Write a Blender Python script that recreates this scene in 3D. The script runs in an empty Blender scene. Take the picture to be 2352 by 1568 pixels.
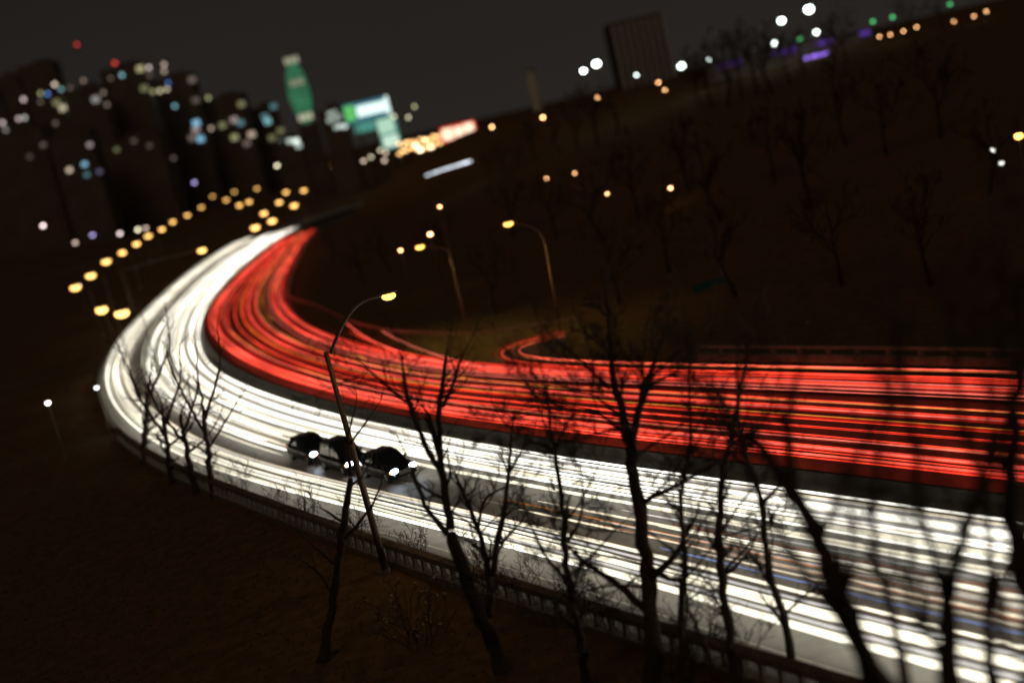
import bpy, math, random
import numpy as np
from mathutils import Vector, Matrix

random.seed(7)
rng = np.random.default_rng(7)
SC = bpy.context.scene
COL = SC.collection

# ------------------------------------------------------------------ camera
F = 3000.0; W0, H0 = 2352.0, 1568.0        # focal length and picture size in reference pixels
EYE = 21.0                                 # metres above the road
ROLL = math.radians(13.0); HORIZON = 245.0
CX, CY = W0 / 2, H0 / 2
PITCH = math.atan((CY - HORIZON) * math.cos(ROLL) / F)
fwd = np.array([0, math.cos(PITCH), -math.sin(PITCH)])
up0 = np.array([0, math.sin(PITCH), math.cos(PITCH)])
r0 = np.array([1.0, 0, 0])
RT = r0 * math.cos(ROLL) - up0 * math.sin(ROLL)
UP = up0 * math.cos(ROLL) + r0 * math.sin(ROLL)
cam_d = bpy.data.cameras.new('camera')
cam = bpy.data.objects.new('camera', cam_d); COL.objects.link(cam)
m = Matrix.Identity(4)
for i in range(3):
    m[i][0] = RT[i]; m[i][1] = UP[i]; m[i][2] = -fwd[i]
m[2][3] = EYE
cam.matrix_world = m
cam_d.sensor_width = 36.0
cam_d.lens = 36.0 * F / W0
cam_d.clip_start = 0.5; cam_d.clip_end = 9000
cam_d.dof.use_dof = True
cam_d.dof.focus_distance = 66.0
cam_d.dof.aperture_fstop = 0.100
cam_d.dof.aperture_blades = 0
SC.camera = cam

# ------------------------------------------------------------------ night sky, added warm fill light, exposure
w = bpy.data.worlds.new('World'); SC.world = w; w.use_nodes = True
nt = w.node_tree; nt.nodes.clear()
o_ = nt.nodes.new('ShaderNodeOutputWorld'); bg = nt.nodes.new('ShaderNodeBackground')
tc = nt.nodes.new('ShaderNodeTexCoord'); sp = nt.nodes.new('ShaderNodeSeparateXYZ')
rp = nt.nodes.new('ShaderNodeValToRGB'); nz = nt.nodes.new('ShaderNodeTexNoise')
nz.inputs['Scale'].default_value = 2.5; nz.inputs['Detail'].default_value = 4
ad = nt.nodes.new('ShaderNodeMath'); ad.operation = 'MULTIPLY_ADD'; ad.inputs[1].default_value = 0.10
rp.color_ramp.elements[0].position = 0.0; rp.color_ramp.elements[0].color = (.0215, .0185, .0160, 1)
rp.color_ramp.elements[1].position = 0.26; rp.color_ramp.elements[1].color = (.0135, .0108, .0092, 1)
nt.links.new(tc.outputs['Generated'], sp.inputs[0]); nt.links.new(tc.outputs['Generated'], nz.inputs['Vector'])
nt.links.new(nz.outputs[0], ad.inputs[0]); nt.links.new(sp.outputs['Z'], ad.inputs[2])
nt.links.new(ad.outputs[0], rp.inputs[0])
nt.links.new(rp.outputs[0], bg.inputs[0]); bg.inputs[1].default_value = 1.0
nt.links.new(bg.outputs[0], o_.inputs[0])
fill_sun_d = bpy.data.lights.new('fill_sun', 'SUN'); fill_sun_d.energy = 0.115; fill_sun_d.angle = math.radians(25)  # fill lamp added behind the camera to lift the dark ground
fill_sun_d.color = (1.0, .62, .34)
fill_sun = bpy.data.objects.new('fill_sun', fill_sun_d); COL.objects.link(fill_sun)
fill_sun.rotation_euler = (math.radians(38), 0, math.radians(-25))
SC.view_settings.view_transform = 'Standard'
try: SC.view_settings.look = 'None'
except Exception: pass
SC.view_settings.exposure = 0.0; SC.view_settings.gamma = 1.0
SC.view_settings.use_curve_mapping = False
SC.cycles.max_bounces = 4
SC.cycles.sample_clamp_indirect = 4.0
SC.cycles.caustics_reflective = False; SC.cycles.caustics_refractive = False

# ------------------------------------------------------------------ helpers
def ray(x, y): return fwd + RT * ((x - CX) / F) - UP * ((y - CY) / F)
def on_z(x, y, z=0.0):
    d = ray(x, y); return np.array([0, 0, EYE]) + d * ((z - EYE) / d[2])
def at(x, y, Y):
    d = ray(x, y); return np.array([0, 0, EYE]) + d * (Y / d[1])

def tag(o, label=None, cat=None, group=None, kind=None):
    if label: o['label'] = label
    if cat: o['category'] = cat
    if group: o['group'] = group
    if kind: o['kind'] = kind
    return o
def link_mesh(name, me, mat=None, parent=None):
    if mat is not None and not me.materials: me.materials.append(mat)
    o = bpy.data.objects.new(name, me); COL.objects.link(o)
    if parent is not None: o.parent = parent
    return o
def empty(name, loc, label, cat, group=None, rz=0.0):
    o = bpy.data.objects.new(name, None); COL.objects.link(o)
    o.empty_display_size = .3; o.location = tuple(loc); o.rotation_euler = (0, 0, rz)
    return tag(o, label, cat, group)
def copy_tree(o, parent=None):
    c = o.copy(); COL.objects.link(c); c.parent = parent
    for ch in list(o.children): copy_tree(ch, c)
    return c

class MB:
    """collects shapes, builds one mesh"""
    def __init__(s): s.v = []; s.f = []
    def box(s, c, size, rz=0.0, taper=1.0):
        x, y, z = size[0] / 2, size[1] / 2, size[2] / 2
        n = len(s.v); ca, sa = math.cos(rz), math.sin(rz)
        for dz, t in ((-z, 1.0), (z, taper)):
            for dx, dy in ((-x, -y), (x, -y), (x, y), (-x, y)):
                dx *= t; dy *= t
                s.v.append((c[0] + dx * ca - dy * sa, c[1] + dx * sa + dy * ca, c[2] + dz))
        s.f += [(n, n+3, n+2, n+1), (n+4, n+5, n+6, n+7), (n, n+1, n+5, n+4), (n+1, n+2, n+6, n+5), (n+2, n+3, n+7, n+6), (n+3, n, n+4, n+7)]
        return s
    def tube(s, pts, radii, sides=6, cap=True):
        P = np.asarray(pts, float); k = len(P)
        if np.isscalar(radii): radii = [radii] * k
        T = np.empty_like(P); T[1:-1] = P[2:] - P[:-2]; T[0] = P[1] - P[0]; T[-1] = P[-1] - P[-2]
        T /= np.maximum(np.linalg.norm(T, axis=1), 1e-9)[:, None]
        a = np.array([0, 0, 1.0]) if abs(T[0][2]) < .8 else np.array([1.0, 0, 0])
        n = len(s.v)
        cs = [(math.cos(2*math.pi*j/sides), math.sin(2*math.pi*j/sides)) for j in range(sides)]
        for i in range(k):
            u = a - T[i] * a.dot(T[i]); u /= max(np.linalg.norm(u), 1e-9); a = u
            b = np.array([T[i][1]*u[2]-T[i][2]*u[1], T[i][2]*u[0]-T[i][0]*u[2], T[i][0]*u[1]-T[i][1]*u[0]])
            for c, q in cs: s.v.append(tuple(P[i] + (u * c + b * q) * radii[i]))
        for i in range(k - 1):
            p = n + i * sides
            for j in range(sides):
                j2 = (j + 1) % sides
                s.f.append((p + j, p + j2, p + sides + j2, p + sides + j))
        if cap:
            s.f.append(tuple(n + j for j in range(sides))[::-1]); e = n + (k - 1) * sides
            s.f.append(tuple(e + j for j in range(sides)))
        return s
    def ellipsoid(s, c, r, nu=10, nv=6):
        n = len(s.v)
        for i in range(nv + 1):
            th = math.pi * i / nv
            for j in range(nu):
                ph = 2 * math.pi * j / nu
                s.v.append((c[0] + r[0]*math.sin(th)*math.cos(ph), c[1] + r[1]*math.sin(th)*math.sin(ph), c[2] + r[2]*math.cos(th)))
        for i in range(nv):
            for j in range(nu):
                s.f.append((n+i*nu+j, n+(i+1)*nu+j, n+(i+1)*nu+(j+1) % nu, n+i*nu+(j+1) % nu))
        return s
    def strip(s, A, B):
        n = len(s.v); k = len(A)
        for p, q in zip(A, B): s.v.append(tuple(p)); s.v.append(tuple(q))
        for i in range(k - 1): s.f.append((n+2*i, n+2*i+1, n+2*i+3, n+2*i+2))
        return s
    def mesh(s, name, smooth=False):
        me = bpy.data.meshes.new(name); me.from_pydata(s.v, [], s.f); me.update()
        if smooth: me.polygons.foreach_set('use_smooth', [True] * len(me.polygons))
        return me
    def build(s, name, mat, parent=None, smooth=False):
        return link_mesh(name, s.mesh(name, smooth), mat, parent)

def mat(name, col, rough=.8, metal=0.0, noise=None, col2=None, bump=0.0, scale=4.0, detail=6, spec=.5):
    M = bpy.data.materials.new(name); M.use_nodes = True
    t = M.node_tree; b = t.nodes['Principled BSDF']
    b.inputs['Base Color'].default_value = (*col, 1); b.inputs['Roughness'].default_value = rough
    b.inputs['Metallic'].default_value = metal
    b.inputs['Specular IOR Level'].default_value = spec
    if col2 or bump:
        c = t.nodes.new('ShaderNodeTexCoord'); n = t.nodes.new('ShaderNodeTexNoise')
        n.inputs['Scale'].default_value = scale; n.inputs['Detail'].default_value = detail
        t.links.new(c.outputs['Object'], n.inputs['Vector'])
        if col2:
            r = t.nodes.new('ShaderNodeValToRGB')
            r.color_ramp.elements[0].position = .35; r.color_ramp.elements[0].color = (*col, 1)
            r.color_ramp.elements[1].position = .65; r.color_ramp.elements[1].color = (*col2, 1)
            t.links.new(n.outputs[0], r.inputs[0]); t.links.new(r.outputs[0], b.inputs['Base Color'])
        if bump:
            q = t.nodes.new('ShaderNodeBump'); q.inputs['Strength'].default_value = bump
            t.links.new(n.outputs[0], q.inputs['Height']); t.links.new(q.outputs[0], b.inputs['Normal'])
    return M
def glow(name, col, strength, vary=0.0, scale=.05):
    """an emitting surface; vary breaks the strength up along its length"""
    M = bpy.data.materials.new(name); M.use_nodes = True
    t = M.node_tree; t.nodes.clear()
    o = t.nodes.new('ShaderNodeOutputMaterial'); e = t.nodes.new('ShaderNodeEmission')
    e.inputs[0].default_value = (*col, 1); e.inputs[1].default_value = strength
    t.links.new(e.outputs[0], o.inputs[0])
    if vary:
        c = t.nodes.new('ShaderNodeTexCoord'); n = t.nodes.new('ShaderNodeTexNoise')
        n.inputs['Scale'].default_value = scale; n.inputs['Detail'].default_value = 3
        mr = t.nodes.new('ShaderNodeMapRange')
        mr.inputs[1].default_value = .3; mr.inputs[2].default_value = .7
        mr.inputs[3].default_value = strength * (1 - vary); mr.inputs[4].default_value = strength * (1 + vary)
        t.links.new(c.outputs['Object'], n.inputs['Vector']); t.links.new(n.outputs[0], mr.inputs[0])
        t.links.new(mr.outputs[0], e.inputs[1])
    return M

M_ground = mat('leaf_litter', (.115, .075, .036), .95, col2=(.18, .115, .05), bump=.6, scale=1.3, detail=9, spec=.1)
M_verge = mat('verge_grass', (.10, .085, .03), .95, col2=(.16, .12, .05), bump=.5, scale=1.1, detail=9, spec=.1)
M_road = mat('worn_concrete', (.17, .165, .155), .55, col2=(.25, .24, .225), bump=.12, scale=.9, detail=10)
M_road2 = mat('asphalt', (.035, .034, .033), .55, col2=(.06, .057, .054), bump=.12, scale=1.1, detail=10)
M_mark = mat('road_paint', (.7, .68, .62), .6, col2=(.5, .48, .44), scale=3)
M_conc = mat('concrete', (.24, .225, .2), .85, col2=(.34, .32, .29), bump=.25, scale=2.2, detail=8)
M_conc_d = mat('stained_concrete', (.13, .115, .095), .9, col2=(.22, .19, .15), bump=.3, scale=2.5, detail=8)
M_median = mat('dark_concrete', (.05, .046, .04), .9, col2=(.085, .078, .066), bump=.3, scale=1.5, detail=8, spec=.2)  # dark grey mottled concrete for the median strip and barrier
M_ochre = mat('ochre_stone', (.30, .20, .09), .85, col2=(.38, .26, .12), bump=.2, scale=5)
M_bark = mat('bark', (.045, .034, .026), .9, col2=(.085, .065, .05), bump=.7, scale=9, detail=8, spec=.25)
M_bark_l = mat('far_bark', (.05, .036, .026), .95, spec=.1)
M_metal = mat('galvanised_steel', (.30, .28, .25), .45, .7, col2=(.22, .2, .18), scale=5)
M_pole = mat('weathered_pole', (.17, .13, .09), .6, .2, col2=(.11, .085, .06), bump=.15, scale=6)
M_shell = mat('lamp_shell', (.16, .15, .14), .5, .4)
M_rust = mat('guardrail', (.34, .33, .31), .45, .6, col2=(.24, .22, .19), scale=3)
M_wall_d = mat('dark_facade', (.20, .17, .15), .85, col2=(.26, .22, .19), scale=.08)
M_wall_m = mat('brown_facade', (.10, .08, .062), .85, col2=(.13, .105, .08), scale=.08)
M_paint = mat('black_car_paint', (.006, .008, .010), .18, .0, spec=.7)
M_paint2 = mat('dark_green_car_paint', (.008, .022, .015), .2, .0, spec=.7)
M_glass = mat('car_glass', (.006, .010, .010), .06, spec=.9)
M_tyre = mat('rubber', (.012, .012, .012), .9)
M_rim = mat('alloy', (.45, .45, .46), .3, .9)
M_chrome = mat('chrome', (.65, .65, .66), .15, 1.0)
M_leaf = mat('pale_leaf', (.50, .48, .40), .4, col2=(.32, .30, .24), scale=8)

# ------------------------------------------------------------------ the line of the road
def smooth(P, n=1, step=2.0):
    P = np.asarray(P, float)
    for _ in range(3):                                     # corner cutting
        Q = [P[0]]
        for a, b in zip(P[:-1], P[1:]): Q += [a * .75 + b * .25, a * .25 + b * .75]
        Q.append(P[-1]); P = np.array(Q)
    return resample(P, step)
def resample(P, step):
    L = np.concatenate([[0], np.cumsum(np.linalg.norm(np.diff(P, axis=0), axis=1))])
    s = np.arange(0, L[-1], step)
    return np.stack([np.interp(s, L, P[:, k]) for k in range(P.shape[1])], 1)
def gauss(a, sig):
    k = np.arange(-int(3*sig), int(3*sig)+1); g = np.exp(-k**2/(2*sig**2)); g /= g.sum()
    p = np.pad(a, (len(k)//2, len(k)//2), mode='edge')
    return np.convolve(p, g, 'valid')

Wt = [(665,508),(600,532),(540,558),(470,598),(400,652),(340,708),(285,762),(250,812),(238,862),(250,912),(285,962),(335,1008),(400,1045),(460,1070),(512,1088),(600,1115),(700,1140),(830,1170),(1016,1216),(1250,1272),(1469,1335),(1646,1400),(1829,1461),(1960,1500),(2189,1570)]
Wi = [(690,520),(640,545),(580,585),(520,640),(480,690),(460,740),(455,790),(470,830),(520,870),(600,905),(700,935),(800,965),(950,990),(1100,1025),(1250,1050),(1450,1080),(1700,1115),(1850,1130),(2100,1165),(2352,1210)]
Ri = [(655,545),(600,590),(545,640),(500,690),(477,730),(485,770),(530,810),(600,850),(700,885),(800,915),(950,945),(1100,965),(1250,985),(1400,1000),(1600,1030),(1800,1045),(2000,1065),(2352,1110)]
Ro = [(690,560),(680,590),(660,620),(650,660),(655,700),(690,740),(760,775),(850,800),(1000,830),(1100,840),(1200,850),(1400,850),(1600,850),(1800,860),(2000,870),(2352,880)]
Wall = [(480,1095),(512,1102),(710,1176),(954,1258),(1145,1315),(1473,1412),(1800,1506),(2100,1588)]
wt, wi, ri, ro = [smooth([on_z(x, y, .7)[:2] for x, y in c]) for c in (Wt, Wi, Ri, Ro)]
wl = smooth([on_z(x, y, .95)[:2] for x, y in Wall])

mid = []
for p in wi:
    q = ri[np.argmin(((ri - p) ** 2).sum(1))]; mid.append((p + q) / 2)
mid = resample(np.array(mid), 2.0)
mid = np.stack([gauss(mid[:, 0], 5), gauss(mid[:, 1], 5)], 1)
d0 = mid[0] - mid[4]; d0 /= np.linalg.norm(d0)             # far end goes on and bends away to the right
ext = []; p = mid[0].copy(); a = math.atan2(d0[1], d0[0])
for i in range(70):
    a -= .016; p = p + 2.0 * np.array([math.cos(a), math.sin(a)]); ext.append(p.copy())
d1 = mid[-1] - mid[-5]; d1 /= np.linalg.norm(d1)
near = [mid[-1] + d1 * 2.0 * (i + 1) for i in range(45)]
MID = resample(np.concatenate([np.array(ext[::-1]), mid, np.array(near)]), 2.0)
TAN = np.gradient(MID, axis=0); TAN /= np.linalg.norm(TAN, axis=1)[:, None]
NOR = np.stack([-TAN[:, 1], TAN[:, 0]], 1)                 # towards the red carriageway
if (ri[len(ri)//2] - MID[np.argmin(((MID - ri[len(ri)//2])**2).sum(1))]).dot(NOR[np.argmin(((MID - ri[len(ri)//2])**2).sum(1))]) < 0: NOR = -NOR
NS = len(MID); S = np.arange(NS)
def offs(c, sig=6):
    st, of = [], []
    for p in c:
        k = np.argmin(((MID - p) ** 2).sum(1)); st.append(k); of.append((p - MID[k]).dot(NOR[k]))
    st = np.array(st); of = np.array(of); i = np.argsort(st, kind='stable'); st, of = st[i], of[i]
    u = np.unique(st); v = np.array([of[st == k].mean() for k in u])
    return gauss(np.interp(S, u, v), sig)
O_wt, O_wi, O_ri, O_ro = offs(wt), offs(wi), offs(ri), offs(ro)
O_wl = offs(wl, 4)
kk = int(np.argmin(((MID - wl[0]) ** 2).sum(1)))
tr = 1 / (1 + np.exp(-(S - kk) / 3.0))
O_wl = (O_wt - 1.0) * (1 - tr) + np.minimum(O_wl, O_wt - .8) * tr
def station(x, y, z=.7):
    p = on_z(x, y, z)[:2]; return int(np.argmin(((MID - p) ** 2).sum(1)))
def lat(k, off): return MID[k] + NOR[k] * off
def line(off, z, k0=0, k1=None, step=1):
    k1 = NS if k1 is None else k1
    ks = list(range(k0, k1, step))
    return [(*(MID[k] + NOR[k] * off[k]), z) for k in ks]

K_END = station(684, 524)
# ------------------------------------------------------------------ the ground
def height(X, Y):
    X = np.asarray(X, float); Y = np.asarray(Y, float); sh = X.shape
    P = np.stack([X.ravel(), Y.ravel()], 1); out = np.empty(len(P))
    for i in range(0, len(P), 4000):
        q = P[i:i+4000]; d = ((q[:, None, :] - MID[None]) ** 2).sum(2); k = d.argmin(1)
        off = ((q - MID[k]) * NOR[k]).sum(1)
        dist = np.sqrt(d[np.arange(len(q)), k])
        off = np.where(np.abs(off) < dist * .7, np.sign(off) * dist, off)
        inner = off - O_ro[k]                                 # beyond the red carriageway
        fe = np.clip((K_END + 22 - k) / 14.0, 0, 1)
        e = np.clip(inner - (19 - 16.5 * fe), 0, None)
        far = np.hypot(q[:, 0], q[:, 1])
        pl = 13.0 + 5.5 * np.clip((far - 150) / 250, 0, 1) + np.clip((far - 400) / 400, 0, 1) * 2.2
        hill = pl * (1 - np.exp(-(e / (62.0 - 40 * fe)) ** 1.5))
        hill *= np.clip((q[:, 0] + 130 + 0.0 * q[:, 1]) / 90, 0, 1) if True else 1
        outer = O_wl[k] - off                                 # this side of the near wall, and left of the bend
        r = np.hypot(q[:, 0], q[:, 1])
        lowl = -.45 - 1.8 * np.clip((outer - 2) / 25, 0, 1)
        g = -1 * np.ones(len(q)) * .16
        g = np.where(outer > 0.6, lowl, g)
        bank = np.clip(47 - r, 0, None); bank = .40 * bank * np.clip(bank / 10, 0, 1)
        bank = np.minimum(bank, 19.0 + .4)
        g = np.where(outer > 0.6, g + bank * np.clip((outer - 1) / 8, 0, 1), g)
        g = np.where(inner > 0, g + hill, g)
        out[i:i+4000] = g
    # small unevenness away from the road
    un = .25 * np.sin(P[:, 0] * .31 + 1.3 * np.sin(P[:, 1] * .17)) + .2 * np.sin(P[:, 1] * .43 + P[:, 0] * .11)
    return (out + np.where(np.abs(out + .16) > .05, un * .6, 0)).reshape(sh)
def hz(x, y): return float(height(np.array([x]), np.array([y]))[0])

xs = np.unique(np.concatenate([np.linspace(-4000, -260, 24), np.linspace(-260, -90, 36), np.linspace(-90, 60, 121), np.linspace(60, 260, 60), np.linspace(260, 4000, 26)]))
ys = np.unique(np.concatenate([np.linspace(-60, 20, 20), np.linspace(20, 200, 150), np.linspace(200, 460, 90), np.linspace(460, 7000, 40)]))
GX, GY = np.meshgrid(xs, ys); GZ = height(GX, GY)
nx, ny = len(xs), len(ys)
gv = np.stack([GX.ravel(), GY.ravel(), GZ.ravel()], 1).tolist()
gf = [(j*nx+i, j*nx+i+1, (j+1)*nx+i+1, (j+1)*nx+i) for j in range(ny-1) for i in range(nx-1)]
me = bpy.data.meshes.new('ground'); me.from_pydata(gv, [], gf); me.update()
me.polygons.foreach_set('use_smooth', [True] * len(me.polygons))
tag(link_mesh('ground', me, M_ground), kind='structure')

# roads, median strip, verge
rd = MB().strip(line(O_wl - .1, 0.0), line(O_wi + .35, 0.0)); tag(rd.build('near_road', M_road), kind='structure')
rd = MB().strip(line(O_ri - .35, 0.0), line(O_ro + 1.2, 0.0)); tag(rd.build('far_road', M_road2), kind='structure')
a_ = line(O_wi + .9, 0); b_ = line(O_ri - .9, 0)
md = MB()
md.strip(line(O_wi + .35, .14), line(O_ri - .35, .14)).strip(line(O_wi + .35, -.1), line(O_wi + .35, .14)).strip(line(O_ri - .35, .14), line(O_ri - .35, -.1))
tag(md.build('median_strip', M_median), kind='structure')
# the concrete barrier on the median
bw = (O_wi + O_ri) / 2
br = MB()
prof = [(-.38, .14), (-.32, .34), (-.14, .52), (-.10, 1.0), (.10, 1.0), (.14, .52), (.32, .34), (.38, .14)]
for (o1, z1), (o2, z2) in zip(prof[:-1], prof[1:]): br.strip(line(bw + o1, z1), line(bw + o2, z2))
tag(br.build('median_barrier', M_median), 'long curved concrete barrier standing on the median between white and red traffic', 'barrier')
# verge inside the bend and the ramp that leaves the red carriageway
G = [(640,655),(662,690),(720,703),(770,728),(830,753),(900,768),(1000,773),(1085,776),(1200,760),(1360,735)]
gl = smooth([on_z(x, y, .6)[:2] for x, y in G], step=2.0)
vg = MB()
k0, k1 = station(655, 700), station(2352, 880) + 30
vg.strip(line(O_ro + 1.2, -.03, k0 - 6, k1), line(O_ro + 15.0, .05, k0 - 6, k1)); tag(vg.build('verge', M_verge), kind='structure')
rampc = smooth([on_z(x, y, .3)[:2] for x, y in [(2620,905),(2352,882),(2100,874),(1900,868),(1700,862),(1500,856),(1350,850),(1230,842),(1178,830),(1172,815),(1215,797),(1285,781),(1320,774)]], step=1.0)
rt = np.gradient(rampc, axis=0); rt /= np.linalg.norm(rt, axis=1)[:, None]; rn = np.stack([-rt[:, 1], rt[:, 0]], 1)
rz_ = .10
rm = MB().strip([(*p, rz_) for p in rampc + rn * 2.3], [(*p, rz_) for p in rampc - rn * 2.3]); tag(rm.build('ramp_road', M_road2), kind='structure')
# painted lines
mk = MB()
def paint(off, wd, z, dash=None):
    for k in range(8, NS - 8, 1):
        if dash and (k % dash) >= dash // 3 + 0: continue
        mk.strip([(*lat(k, off[k] - wd), z), (*lat(k + 1, off[k + 1] - wd), z)], [(*lat(k, off[k] + wd), z), (*lat(k + 1, off[k + 1] + wd), z)])
paint(O_wt - .5, .07, .006); paint(O_wi + .3, .07, .006); paint(O_ri - .4, .07, .006); paint(O_ro + .5, .07, .006)
for q in (.25, .5, .75): paint(O_wi * (1 - q) + O_wt * q, .07, .006, 6)
for q in (.33, .66): paint(O_ri * (1 - q) + O_ro * q, .08, .006, 6)
tag(mk.build('road_markings', M_mark), kind='structure')

# ------------------------------------------------------------------ balustrade along the near road
k0, k1 = station(500, 1098, .95) - 16, min(NS - 4, station(2100, 1588, .95) + 14)
wall = empty('roadside_balustrade', (*lat((k0 + k1)//2, O_wl[(k0 + k1)//2]), 0), 'long dark stone balustrade with square posts along the near edge of the white traffic', 'balustrade')
base = np.array(wall.location)
def local(pts, b): return [tuple(np.asarray(p) - b) for p in pts]
def beam(mb, off, w_, z0, z1, ka, kb, b):
    A, B = line(off - w_, z0, ka, kb), line(off + w_, z0, ka, kb); C, D = line(off + w_, z1, ka, kb), line(off - w_, z1, ka, kb)
    for p, q in ((A, B), (B, C), (C, D), (D, A)): mb.strip(local(p, b), local(q, b))
    return mb
O_b = O_wl - .35
beam(MB(), O_b, .24, .72, .98, k0, k1, base).build('coping', M_conc_d, wall)
beam(MB(), O_b, .27, -.6, .06, k0, k1, base).build('plinth', M_conc_d, wall)
post_me = {}
for nm, mm in (('dark', M_conc_d), ('ochre', M_ochre)):
    pm = MB().box((0, 0, .39), (.17, .2, .655)); pm.box((0, 0, .12), (.24, .26, .1)); pm.box((0, 0, .66), (.24, .26, .1))
    post_me[nm] = pm.mesh('baluster'); post_me[nm].materials.append(mm)
wp = resample(np.array(line(O_b, 0, k0, k1))[:, :2], 0.92)
for i in range(len(wp) - 1):
    t = wp[i + 1] - wp[i]
    o = bpy.data.objects.new('baluster', post_me['dark']); COL.objects.link(o); o.parent = wall
    o.location = (wp[i][0] - base[0], wp[i][1] - base[1], .01); o.rotation_euler = (0, 0, math.atan2(t[1], t[0]) + random.uniform(-.03, .03))

# far parapet and guardrail inside the bend
gr = empty('crash_barrier', (*gl[len(gl)//2], 0), 'grey steel crash barrier on posts curving round the dark verge inside the bend', 'barrier')
gb = np.array(gr.location)
rail = MB()
for z0, z1, dx in ((.45, .55, 0), (.55, .62, .05), (.62, .70, .05), (.70, .80, 0)):
    rail.strip([(p[0] - gb[0] + dx * 0, p[1] - gb[1] - dx, z0 + .35) for p in gl], [(p[0] - gb[0], p[1] - gb[1] - dx, z1 + .35) for p in gl])
rail.build('rail', M_rust, gr)
pm = MB().box((0, 0, .55), (.12, .16, 1.1)).mesh('post'); pm.materials.append(M_rust)
for p in gl[::2]:
    o = bpy.data.objects.new('post', pm); COL.objects.link(o); o.parent = gr; o.location = (p[0] - gb[0], p[1] - gb[1] + .14, 0)
fp0, fp1 = station(1480, 850), min(NS - 2, station(2352, 880) + 24)
fw = empty('far_parapet', (*lat((fp0+fp1)//2, O_ro[(fp0+fp1)//2] + 6), 0), 'low grey parapet with pale posts beyond the red tail light streaks on the right', 'parapet')
fb = np.array(fw.location); O_f = O_ro + 5.2
beam(MB(), O_f, .16, .0, .55, fp0, fp1, fb).build('wall_base', M_conc, fw)
beam(MB(), O_f, .12, .95, 1.15, fp0, fp1, fb).build('top_rail', M_conc, fw)
pm = MB().box((0, 0, .75), (.3, .3, .38)).mesh('post'); pm.materials.append(M_conc)
for p in resample(np.array(line(O_f, 0, fp0, fp1))[:, :2], 2.4):
    o = bpy.data.objects.new('post', pm); COL.objects.link(o); o.parent = fw; o.location = (p[0] - fb[0], p[1] - fb[1], 0)

# ------------------------------------------------------------------ streaks of light that the traffic drew
def wander(amp, lo=30, hi=90):
    n = np.zeros(NS)
    for _ in range(3): n += math.sin(random.uniform(0, 6.3)) * 0 + np.sin(S / random.uniform(lo, hi) * 2 * math.pi / 2 + random.uniform(0, 6.3))
    return amp * n / 3
def streak(name, off, z, r, material, label, cat, group, k0=0, k1=None, z_w=.02):
    k1 = NS if k1 is None else k1
    k0 = max(k0, K_END + (random.randint(-3, 2) if 'head' in name else random.randint(13, 22)))
    ks = np.arange(k0, k1)
    zz = z + z_w * np.sin(ks / 5.0 + random.uniform(0, 6))
    P = np.stack([MID[ks, 0] + NOR[ks, 0] * off[ks], MID[ks, 1] + NOR[ks, 1] * off[ks], zz], 1)
    rr = np.full(len(ks), r); rr[0] *= .3; rr[-1] *= .3
    c = P[len(P)//2].copy()
    mb = MB().tube(P - c, rr, 6)
    o = mb.build(name, material); o.location = tuple(c)
    return tag(o, label, cat, group)
WH = [glow('headlight_cream', (1, .92, .70), 1.75, .4), glow('headlight_white', (1, .96, .84), 3.2, .4), glow('headlight_warm', (1, .84, .60), 1.35, .5), glow('headlight_dim', (.95, .9, .85), .8, .4)]
BL = glow('headlight_blue', (.28, .45, 1), 1.1, .5)
RD = [glow('tail_red', (1, .055, .026), 1.75, .55, .09), glow('tail_bright', (1, .10, .06), 2.3, .5, .08), glow('tail_deep', (.8, .022, .012), .8, .6, .09), glow('tail_pink', (1, .17, .12), 1.15, .55, .07)]
AM = glow('indicator_amber', (1, .33, .04), 1.0, .85, .07)
AM2 = glow('side_marker_orange', (1, .22, .05), .6, .6)
kcar = station(880, 1088, .3); OFF_CAR = float((on_z(880, 1088, .3)[:2] - MID[kcar]).dot(NOR[kcar]))
U_CAR = (OFF_CAR - O_wi[kcar]) / (O_wt[kcar] - O_wi[kcar]); kend = station(2352, 1210)
lanes_w = (.10, U_CAR - .27, U_CAR, .88)
n_ = 0
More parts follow.
